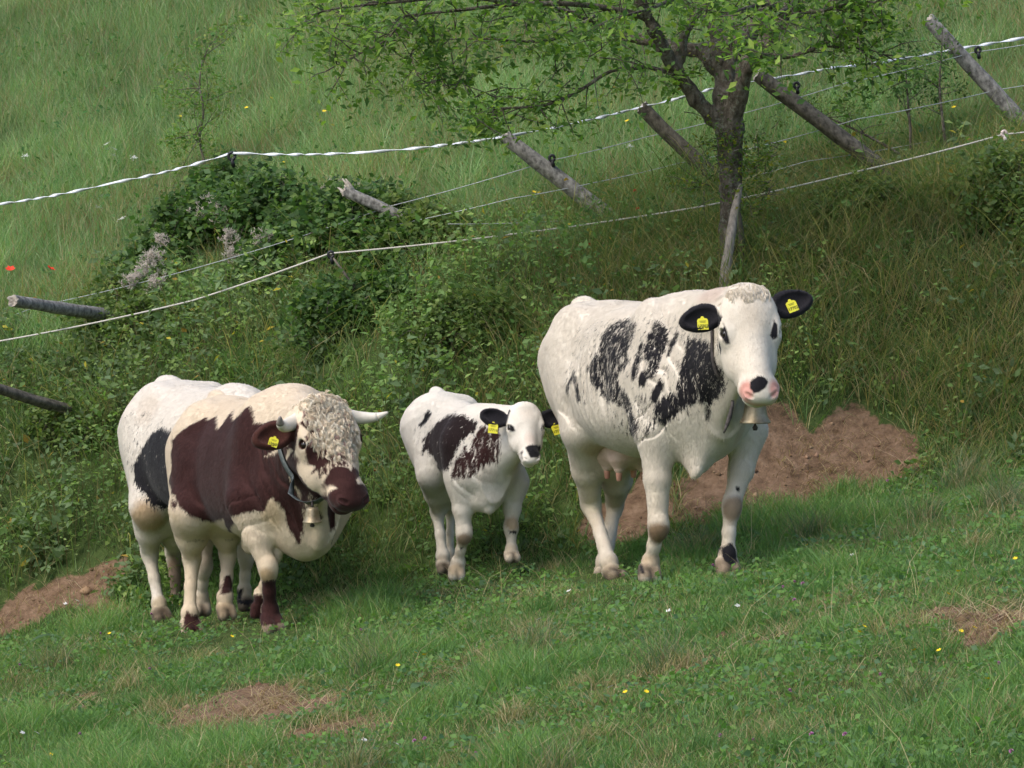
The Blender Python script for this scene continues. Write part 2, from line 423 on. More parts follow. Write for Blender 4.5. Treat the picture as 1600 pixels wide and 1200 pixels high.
def coat(s, base, paints, patches, darkdef, mat):
    """base coat colour, soft stains (centre, radii, colour, strength), patches = list of dict"""
    V = s.V; n = len(V)
    col = np.tile(np.array(base, float), (n, 1)); hc = s.to_head(V)
    s_ = 1 / s.unit
    nlow = (fbm(V[:, 0] * 5 + V[:, 1] * 3 + 7, V[:, 2] * 5 + V[:, 1] * 2, 5) - .5)
    col *= (1 + nlow * .07)[:, None]
    low = sstep(.75, .30, V[:, 2] / s.unit) * .42 * sstep(.25, .75, fbm(V[:, 0] * 6 + V[:, 1] * 9, V[:, 2] * 3, 83, 3)); col = col * (1 - low[:, None]) + np.array((.56, .45, .30)) * low[:, None]  # warm bounce off the grass, mixed with dirt, painted into belly and legs
    dk = np.full(n, -.3); rag = np.full(n, .02); dcol = np.tile(np.array(darkdef, float), (n, 1))
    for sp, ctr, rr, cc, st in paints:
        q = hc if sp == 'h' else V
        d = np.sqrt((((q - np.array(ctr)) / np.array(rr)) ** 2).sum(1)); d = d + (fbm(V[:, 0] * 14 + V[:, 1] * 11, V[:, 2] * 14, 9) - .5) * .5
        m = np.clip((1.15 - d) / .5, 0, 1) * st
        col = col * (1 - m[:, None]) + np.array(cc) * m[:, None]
    for pa in patches:
        sp = pa['sp']
        if sp == 'side':                # outline in the animal's own side view, on its right flank
            d = inpoly(pa['poly'], V[:, 0], V[:, 2]); d = np.where((V[:, 1] < pa.get('ymax', .0)) & ((hc[:, 2] < -.12) | (hc[:, 1] < .0) | (V[:, 2] < pa.get('zlow', 0))), d, -.3)
        elif sp == 'left':
            d = inpoly(pa['poly'], V[:, 0], V[:, 2]); d = np.where(V[:, 1] > pa.get('ymin', .04), d, -.3)
        elif sp == 'face':              # outline in the front view of the head
            d = inpoly(pa['poly'], hc[:, 0], hc[:, 1]) * s.hs; d = np.where((hc[:, 2] > pa.get('fmin', -.2)) & (hc[:, 1] > -.2), d, -.3)
        elif sp == 'front':             # outline in the animal's own front view (legs, chest)
            d = inpoly(pa['poly'], V[:, 1], V[:, 2]); d = np.where((V[:, 0] > pa['x0']) & (V[:, 0] < pa['x1']), d, -.3)
        elif sp == 'ears':
            d = np.full(n, -.3)
            for a, ax, Ln, wd, nn_, sd in s.ears:
                q = V - a; t = q @ ax; rr_ = np.sqrt(np.maximum((q * q).sum(1) - t * t, 0)); d = np.maximum(d, np.where(rr_ < wd * 1.3, np.minimum(t - pa.get('t', .02) * s.hs, .05), -.3))
        elif sp == 'ball':
            q = V - np.array(pa['c']); rr = np.array(pa['r'], float); d = (1 - np.sqrt(((q / rr) ** 2).sum(1))) * rr.min()
        elif sp == 'hball':
            q = hc - np.array(pa['c']); rr = np.array(pa['r'], float); d = (1 - np.sqrt(((q / rr) ** 2).sum(1))) * rr.min() * s.hs
        elif sp == 'leg':               # everything round a limb segment
            a = np.array(pa['a']); b = np.array(pa['b']); ba = b - a; t = ((V - a) @ ba) / (ba @ ba); q = V - a - np.clip(t, 0, 1)[:, None] * ba
            d = np.minimum(pa['rad'] - np.sqrt((q * q).sum(1)), np.minimum(t, 1 - t) * np.linalg.norm(ba))
        d = np.minimum(d, pa.get('cap', 9)) + pa.get('off', 0)
        m = d > dk
        dk = np.where(m, d, dk); rag = np.where(m, pa.get('rag', .02), rag); dcol = np.where(m[:, None], np.array(pa.get('col', darkdef)), dcol)
    for ft in s.feet:                   # dirty horn of the hooves and mud above them
        for rr, cc, st in ((.085, (.42, .33, .22), .55), (.068, (.085, .062, .042), .97)):
            q = np.sqrt((((V - ft - [0, 0, .045 * s.unit if st < .6 else 0]) / (rr * s.unit)) ** 2).sum(1)) + nlow * .8; m = np.clip((1.1 - q) / .4, 0, 1) * st
            col = col * (1 - m[:, None]) + np.array(cc) * m[:, None]
    me = s.body.data; vcol(me, 'base', np.clip(col, 0, 1)); vcol(me, 'tint', dcol); vflt(me, 'patch', dk); vflt(me, 'rag', rag)
    setroot(me, s.Wv - s.O)
    s.att = (np.clip(col, 0, 1), dcol, dk, rag)
    me.materials.clear(); me.materials.append(mat)
def setroot(me, v):
    a = me.attributes.new('root', 'FLOAT_VECTOR', 'POINT'); a.data.foreach_set('vector', np.asarray(v, np.float32).ravel())
def fur(s, dens, L0, wd, mat, seed, skip=None):
    """short coat: single tapering hairs lying along the hide, each one in the colour of the hide it grows from"""
    r = np.random.RandomState(seed); V, Q, nn = s.V, s.Q, s.nn
    a, b, c, d = (V[Q[:, i]] for i in range(4)); ar = np.linalg.norm(np.cross(c - a, d - b), axis=1) / 2; n = int(ar.sum() * dens)
    q = r.choice(len(Q), n, p=ar / ar.sum()); u, v = r.uniform(0, 1, (2, n, 1)); w4 = [(1 - u) * (1 - v), u * (1 - v), u * v, (1 - u) * v]
    p = sum(w * V[Q[q, i]] for i, w in enumerate(w4)); nr = sum(w * nn[Q[q, i]] for i, w in enumerate(w4)); nr /= np.linalg.norm(nr, axis=1)[:, None] + 1e-9
    col, tint, dk, rag = s.att; f = lambda A: sum((w if A.ndim > 1 else w[:, 0]) * A[Q[q, i]] for i, w in enumerate(w4))
    hd = s.to_head(p); face = (hd[:, 1] > -.03) & (hd[:, 2] > -.3) & (np.abs(hd[:, 0]) < .4) & (hd[:, 1] < .62); leg = p[:, 2] < .45 * s.unit
    keep = ~((hd[:, 1] > .50) & face); keep &= ~((np.abs(hd[:, 1] - .207) < .03) & (np.abs(np.abs(hd[:, 0]) - .125) < .035) & face)
    fl = np.tile(np.array([-.45, 0, -.9]), (n, 1)); fl[face] = -s.hm[:, 1] * .6; fl[leg] = [0, 0, -1.]
    ang = (fbm(p[:, 0] * 4 + 3, p[:, 2] * 4 + p[:, 1] * 3, 91, 2) - .5) * 1.6; fl[:, 0] += ang * .6; fl = fl + r.normal(0, .22, (n, 3)); fl -= nr * (fl * nr).sum(1)[:, None]; fl /= np.linalg.norm(fl, axis=1)[:, None] + 1e-9
    L = L0 * r.uniform(.6, 1.3, n) * np.where(face, .5, np.where(leg, .6, 1.0)); sd = np.cross(fl, nr); W = wd * r.uniform(.7, 1.3, n)
    t0 = p - nr * .002; t1 = p + fl * (L * .55)[:, None] + nr * (.0018 + .08 * L * .5)[:, None]; t2 = p + fl * L[:, None] + nr * (.0005 + .12 * L * r.uniform(.2, 1.3, n))[:, None]
    P4 = np.stack([t0 - sd * (W / 2)[:, None], t0 + sd * (W / 2)[:, None], t1 + sd * (W * .42)[:, None], t1 - sd * (W * .42)[:, None], t2], 1)[keep]
    m = int(keep.sum()); i = np.arange(m)[:, None] * 5; me = mesh_from(s.W(P4.reshape(-1, 3)), quads=i + [0, 1, 2, 3], tris=i + [3, 2, 4])
    rp = lambda A: np.repeat(A[keep], 5, 0); br = r.uniform(.90, 1.08, (n, 1))
    vcol(me, 'base', rp(np.clip(f(col) * br, 0, 1))); vcol(me, 'tint', rp(f(tint) * r.uniform(.7, 1.5, (n, 1)))); vflt(me, 'patch', rp(f(dk))); vflt(me, 'rag', rp(f(rag))); setroot(me, rp(s.W(p) - s.O))
    o = link('coat_hair', me, s.root, mat)
    nw = (nr + r.normal(0, .085, (n, 3))) @ s.M.T; nw /= np.linalg.norm(nw, axis=1)[:, None]
    me.normals_split_custom_set_from_vertices(rp(nw).tolist()); return o
def coat_mat(name, slant=(72, 72, 15), fine=90):
    m, nt, b = material(name, .78, .12); L = nt.links
    tc = nd(nt, 'ShaderNodeAttribute', attribute_name='root').outputs['Vector']
    at = lambda a: nd(nt, 'ShaderNodeAttribute', attribute_name=a)
    mp = nd(nt, 'ShaderNodeMapping'); mp.inputs['Rotation'].default_value = (0, R(-22), 0); mp.inputs['Scale'].default_value = slant; L.new(tc, mp.inputs[0])
    n1 = nz(nt, mp.outputs[0], 1.0, 5, .72, .3)
    mp2 = nd(nt, 'ShaderNodeMapping'); mp2.inputs['Rotation'].default_value = (0, R(-22), 0); mp2.inputs['Scale'].default_value = (140, 140, 40); L.new(tc, mp2.inputs[0])
    n2 = nz(nt, mp2.outputs[0], 1.0, 3, .7)
    nn = mth(nt, 'ADD', mth(nt, 'MULTIPLY', mth(nt, 'SUBTRACT', n1, .5), 3.4), mth(nt, 'MULTIPLY', mth(nt, 'SUBTRACT', n2, .5), 1.1))
    v = mth(nt, 'MULTIPLY_ADD', nn, at('rag').outputs['Fac'], at('patch').outputs['Fac'])
    mk = nd(nt, 'ShaderNodeMapRange'); mk.inputs['From Min'].default_value = -.004; mk.inputs['From Max'].default_value = .004; L.new(v, mk.inputs['Value'])
    n3 = nz(nt, tc, 9, 4, .6)
    hair = mth(nt, 'ADD', mth(nt, 'MULTIPLY', n2, .16), mth(nt, 'MULTIPLY', n3, .12))
    f = mth(nt, 'ADD', hair, .86)
    base = mixc(nt, 1.0, at('base').outputs['Color'], nd_rgb(nt, f), 'MULTIPLY')
    f2 = mth(nt, 'ADD', mth(nt, 'MULTIPLY', n2, .7), mth(nt, 'MULTIPLY_ADD', n3, .5, .4))
    tint = mixc(nt, 1.0, at('tint').outputs['Color'], nd_rgb(nt, f2), 'MULTIPLY')
    L.new(mixc(nt, mk.outputs[0], base, tint), b.inputs['Base Color'])
    bp = nd(nt, 'ShaderNodeBump'); bp.inputs['Strength'].default_value = .35; bp.inputs['Distance'].default_value = .012
    n4 = nz(nt, tc, 22, 3, .5)
    L.new(mth(nt, 'ADD', mth(nt, 'MULTIPLY', n2, .35), n4), bp.inputs['Height']); L.new(bp.outputs[0], b.inputs['Normal'])
    b.inputs['Sheen Weight'].default_value = .12; b.inputs['Sheen Roughness'].default_value = .5
    return m
def nd_rgb(nt, v):
    n = nd(nt, 'ShaderNodeCombineColor')
    for i in range(3): nt.links.new(v, n.inputs[i])
    return n.outputs[0]
CREAM = (.70, .63, .53)
mat_coat = coat_mat('cow hair')
mat_eye, _nt, _b = material('wet dark eye', .08, .6); _b.inputs['Base Color'].default_value = (.012, .008, .007, 1)
mat_horn = simple_mat('horn', (.62, .56, .46), (.74, .69, .6), 14, .4, .1)
mat_horn_tip = simple_mat('dark horn tip', (.22, .19, .17), (.4, .36, .32), 30, .4, .1)
mat_tag = simple_mat('yellow plastic ear tag', (.72, .66, .04), (.8, .74, .06), 30, .45, 0)
mat_ink = simple_mat('printed black ink', (.03, .03, .02), (.06, .06, .03), 30, .6, 0)
mat_pink = simple_mat('pink udder skin', (.5, .23, .17), (.62, .33, .25), 25, .5, .2)
mat_bag = simple_mat('udder skin', (.50, .36, .28), (.60, .46, .37), 18, .6, .2)
mat_strap = simple_mat('worn leather strap', (.03, .025, .025), (.10, .085, .08), 40, .6, .3)
mat_strap2 = simple_mat('grey webbing strap', (.10, .12, .13), (.2, .22, .22), 60, .7, .3)
mat_bell = simple_mat('old brass bell', (.24, .19, .12), (.42, .36, .25), 18, .5, .4, metal=.55)
mat_tail = simple_mat('tail hair', (.3, .25, .2), (.6, .54, .45), 60, .85, .6, stretch=(1, 1, .2))
mat_curl, _nt, _b = material('curly forelock hair', .7, .2)
_a = nd(_nt, 'ShaderNodeAttribute', attribute_name='base'); _nt.links.new(_a.outputs['Color'], _b.inputs['Base Color'])
def sphere_geo(c, r, M=None, nu=20, nv=12):
    V = []; Fc = []
    for i in range(nv + 1):
        t = math.pi * i / nv
        for k in range(nu):
            q = 2 * math.pi * k / nu; v = np.array([math.sin(t) * math.cos(q), math.sin(t) * math.sin(q), math.cos(t)]) * r
            V.append(np.asarray(c) + (M @ v if M is not None else v))
    for i in range(nv):
        for k in range(nu): Fc.append((i * nu + k, (i + 1) * nu + k, (i + 1) * nu + (k + 1) % nu, i * nu + (k + 1) % nu))
    return V, Fc
def eyes(s, wide, r=.021, sides=(-1, 1)):
    for g in sides:
        c = s.W(s.hp(g * .1215 * wide, .207, -.042)); V, Fc = sphere_geo(c, r * s.hs); link('eye', mesh_from(V, faces=Fc), s.root, mat_eye)
def ear_tag(s, i, text, t=.45, drop=.5, size=(.052, .058), tilt=0.0):
    """yellow tag clipped through ear i, hanging flat on its front"""
    a, ax, Ln, wd, nn, sd = s.ears[i]
    nw = s.M @ nn; nw /= np.linalg.norm(nw)
    if nw[1] > 0: nw = -nw
    dn = np.array([0, 0, -1.]); dn = dn - nw * (dn @ nw); dn /= np.linalg.norm(dn)
    rt = np.cross(dn, nw) ; rt = rt if rt[0] > 0 else -rt
    c_, s_ = math.cos(tilt), math.sin(tilt); rt, dn = rt * c_ + dn * s_, dn * c_ - rt * s_
    c = s.W(a + ax * Ln * t) + nw * .016 * s.hs + dn * wd * drop
    w2, h2 = size[0] / 2, size[1] / 2
    out = [(-.35, -.95), (-.18, -1.25), (.18, -1.25), (.35, -.95), (.8, -.85), (1, -.6), (1, 1), (-1, 1), (-1, -.6), (-.8, -.85)]
    V = [c + rt * x * w2 + dn * y * h2 + nw * z for z in (.002, -.002) for x, y in out]; n = len(out)
    Fc = [tuple(range(n)), tuple(range(2 * n - 1, n - 1, -1))] + [(k, n + k, n + (k + 1) % n, (k + 1) % n) for k in range(n)]
    tg = link('ear_tag', mesh_from(V, faces=Fc), s.root, mat_tag, smooth=False)
    cu = bpy.data.curves.new('n', 'FONT'); cu.body = text; cu.size = size[1] * .36; cu.align_x = 'CENTER'; cu.align_y = 'CENTER'; cu.extrude = .0006; cu.resolution_u = 2
    to = bpy.data.objects.new('tmp', cu); C.objects.link(to)
    dg = bpy.context.evaluated_depsgraph_get(); me = bpy.data.meshes.new_from_object(to.evaluated_get(dg)); bpy.data.objects.remove(to)
    pos = c + dn * h2 * .42 + nw * .0035; m4 = Matrix.Identity(4)
    for r_ in range(3): m4[r_][0] = rt[r_]; m4[r_][1] = -dn[r_]; m4[r_][2] = nw[r_]; m4[r_][3] = pos[r_]
    me.transform(m4); link('tag_number', me, tg, mat_ink, smooth=False)
    # small printed lines under the neck of the tag
    bars = []
    V = []; Fc = []
    for q, (x0, x1) in enumerate(((-.6, .6), (-.45, .5))):
        y = -.45 + q * .2; k = len(V)
        V += [c + rt * x * w2 + dn * (y + dy) * h2 + nw * .0034 for x, dy in ((x0, -.03), (x1, -.03), (x1, .03), (x0, .03))]; Fc.append((k, k + 1, k + 2, k + 3))
    link('printed_line', mesh_from(V, faces=Fc), tg, mat_ink, smooth=False)
def tail(s, x, z, L, y=0.0, k=1.0):
    pts = [np.array([x + .05 * k, y, z]), np.array([x - .05 * k, y, z - .02]), np.array([x - .09 * k, y, z - .12 * L]), np.array([x - .09 * k, y, z - .45 * L]), np.array([x - .07 * k, y, z - .7 * L]), np.array([x - .05 * k, y + .01, z - .86 * L]), np.array([x - .04 * k, y, z - L])]
    pts = [s.W(p) for p in pts]
    link('tail', tubes([(pts, [.034 * k, .03 * k, .022 * k, .017 * k, .022 * k, .04 * k, .012 * k])], 10), s.root, mat_tail)
def udder(s, c, r, teats, M=None):
    b = Body(); b.ell(c, r, .03)
    for t in teats: b.cone(np.array(t) + [0, 0, .04], np.array(t), .05 * s.unit, .026 * s.unit, .04)
    b.bb = [np.array(c) - np.array(r) - .1, np.array(c) + np.array(r) + .05]
    V, Q = b.mesh(.01); o = link('udder', mesh_from(s.W(V), quads=Q), s.root, mat_bag)
    for t in teats:
        a = s.W(np.array(t) + [0, 0, .01]); e = s.W(np.array(t) + [0, 0, -.06 * s.unit]); link('teat', tubes([([a, a * .5 + e * .5, e, e + (e - a) * .06], [.021 * s.unit, .017 * s.unit, .013 * s.unit, .003])], 12), o, mat_pink)
def horn(s, pts, rad, pale=False):
    n = len(pts); pts = [np.array(p, float) for p in pts]
    fine = []; fr = []
    for i in range(n - 1):
        for q in range(5):
            t = q / 5; p0 = pts[max(i - 1, 0)]; p3 = pts[min(i + 2, n - 1)]; a, b = pts[i], pts[i + 1]
            fine.append(.5 * (2 * a + (b - p0) * t + (2 * p0 - 5 * a + 4 * b - p3) * t * t + (3 * a - p0 - 3 * b + p3) * t ** 3)); fr.append(rad[i] * (1 - t) + rad[i + 1] * t)
    fine.append(pts[-1]); fr.append(rad[-1])
    fine = [s.W(s.hp(*p)) for p in fine]; fr = [r_ * s.hs for r_ in fr]; k = int(len(fine) * .72)
    o = link('horn', tubes([(fine[:k + 1], fr[:k + 1])], 14), s.root, mat_horn)
    link('horn_tip', tubes([(fine[k:], fr[k:])], 14), o, mat_horn if pale else mat_horn_tip)
BLACK = (.013, .012, .015); BROWN = (.042, .0150, .0135)

def on_face(s, u, n):                 # point of the hide in front of that spot of the face
    f0 = s.hp(u, n, .16); d = s.hp(u, n, -.2) - f0; L = np.linalg.norm(d); return s.b.hit(f0, d / L, 0, L, .003)
def collar(s, top, bot, half, width, mat, bow=0.0, bury=9.0):
    """strap round the neck through top and bot, pressed onto the hide"""
    top = np.array(top); bot = np.array(bot); c = (top + bot) / 2; up = (top - bot) / 2; sd = np.array([0, 1., 0]); nrm = np.cross(up, sd); nrm /= np.linalg.norm(nrm)
    pts = []
    for k in range(64):
        a = 2 * math.pi * k / 64; p = c + up * math.cos(a) + sd * half * math.sin(a) + nrm * bow * (1 - math.cos(a) ** 2)
        pts.append(p)
    p = np.array(pts)
    for _ in range(12):
        d = s.b(p); g = s.b.grad(p); m = d < .009; p[m] += (g * (.009 - d)[:, None] / np.maximum((g * g).sum(1), .2)[:, None])[m] * .7
        p = .9 * p + .05 * (np.roll(p, 1, 0) + np.roll(p, -1, 0))
    low_ = (np.cos(2 * math.pi * np.arange(64) / 64) < -.72)[:, None]
    for _ in range(26):
        d = s.b(p); p = np.where((d[:, None] > .022) & ~low_, c + (p - c) * .965, p)
    for _ in range(4): p = np.where(low_, p, .6 * p + .2 * (np.roll(p, 1, 0) + np.roll(p, -1, 0)))
    g = s.b.grad(p); rd = p - c; rd /= np.linalg.norm(rd, axis=1)[:, None]; ln = np.linalg.norm(g, axis=1)[:, None]; g = np.where(ln < .4, rd, g / (ln + 1e-9))
    p = p - g * (.030 * sstep(bury - .03, bury + .05, p[:, 2]))[:, None]        # sinks into the mane above the ears
    t = np.roll(p, -1, 0) - np.roll(p, 1, 0); t /= np.linalg.norm(t, axis=1)[:, None]; wv = np.cross(t, g); wv /= np.linalg.norm(wv, axis=1)[:, None] + 1e-9
    V = np.concatenate([p - wv * width / 2 - g * .001, p + wv * width / 2 - g * .001, p + wv * width / 2 + g * .003, p - wv * width / 2 + g * .003]); V = s.W(V)
    Q = []
    for k in range(64):
        k2 = (k + 1) % 64
        for a in range(4): b = (a + 1) % 4; Q.append((a * 64 + k, b * 64 + k, b * 64 + k2, a * 64 + k2))
    return mesh_from(V, quads=Q)
def bell(s, at, sz, strapmesh, smat, label, cat, name, tail_pts=None, axis=(0, 0, -1)):
    root = empty(name, at, label, cat); at = np.array(at)
    link('strap', strapmesh, root, smat)
    prof = [(.30, .0), (.52, -.03), (.64, -.12), (.68, -.3), (.74, -.62), (.84, -.86), (.98, -1.0), (1.0, -1.06), (.90, -1.04), (.6, -.4), (.3, -.1)]
    V = []; Q = []; n = 28; ax = np.array(axis, float); ax /= np.linalg.norm(ax); e1 = np.cross(ax, [0, 1, 0]); e1 /= np.linalg.norm(e1); e2 = np.cross(ax, e1)
    for r_, z in prof:
        for k in range(n):
            q = 2 * math.pi * k / n; V.append(at + (e2 * math.cos(q) * 1.0 + e1 * math.sin(q) * .78) * r_ * sz - ax * z * sz * 1.15)
    for i in range(len(prof) - 1):
        for k in range(n): Q.append((i * n + k, i * n + (k + 1) % n, (i + 1) * n + (k + 1) % n, (i + 1) * n + k))
    top = len(V); Q = [tuple(q) for q in Q] + [tuple(range(n))]
    link('bell_body', mesh_from(V, faces=Q), root, mat_bell)
    lp = [at + ax * -.0 + e2 * .3 * sz * math.cos(a) - ax * sz * .4 * math.sin(a) for a in np.linspace(0, math.pi, 9)]
    link('hanging_loop', tubes([(lp, .006)], 8), root, mat_strap)
    cp = [at + ax * sz * .5, at + ax * sz * 1.3, at + ax * sz * 1.45, at + ax * sz * 1.6]
    link('clapper', tubes([(cp, [.004, .005, .014, .010])], 10), root, mat_strap)
    if tail_pts is not None:
        link('strap_end', tubes([(tail_pts, [.006, .010, .013, .010, .004])], 6), root, mat_strap)
    return root
def curls(s, name, spots, length, turns, rad, cols, seed, lay=(0, 1, .2), bend=.3, n=3, wide=.012, strands=8, split=.0035):
    """locks: each spot grows one lock of fine strands that share a curl"""
    rnd = np.random.RandomState(seed); lst = []; cc = []
    for u, nn_ in spots:
        p = on_face(s, u, nn_)
        if p is None: continue
        g = s.b.grad(p[None])[0]; g /= np.linalg.norm(g); d = s.hm @ np.array(lay, float) + rnd.normal(0, bend, 3); d = d - g * (d @ g) * .85; d /= np.linalg.norm(d)
        e = np.cross(g, d); L = length * rnd.uniform(.6, 1.3); T = turns * rnd.choice([-1, 1]) * rnd.uniform(.6, 1.3); ph = rnd.uniform(0, 6.28); base = np.array(cols[rnd.randint(len(cols))]) * rnd.uniform(.8, 1.1)
        for q in range(strands):
            of = rnd.normal(0, split, 3); pts = []; lp = rnd.uniform(.75, 1.1)
            for k in range(9):
                t = k / 8; a = ph + T * 2 * math.pi * t; rr = wide * min(1, 2.5 * t) * (1 if turns else 0)
                x = p + of * (.4 + .9 * t) + d * L * lp * t + (e * math.cos(a) + g * (math.sin(a) * .5 + .15)) * rr + g * (.001 + .006 * math.sin(math.pi * t) - .002 * t)
                pts.append(s.W(x))
            lst.append((pts, [rad * (1 - .5 * k / 8) for k in range(9)])); cc.append(base * rnd.uniform(.88, 1.12))
    me = tubes(lst, n); vcol(me, 'base', np.repeat(np.clip(np.array(cc), 0, 1), n * 9, axis=0)); return link(name, me, s.root, mat_curl)
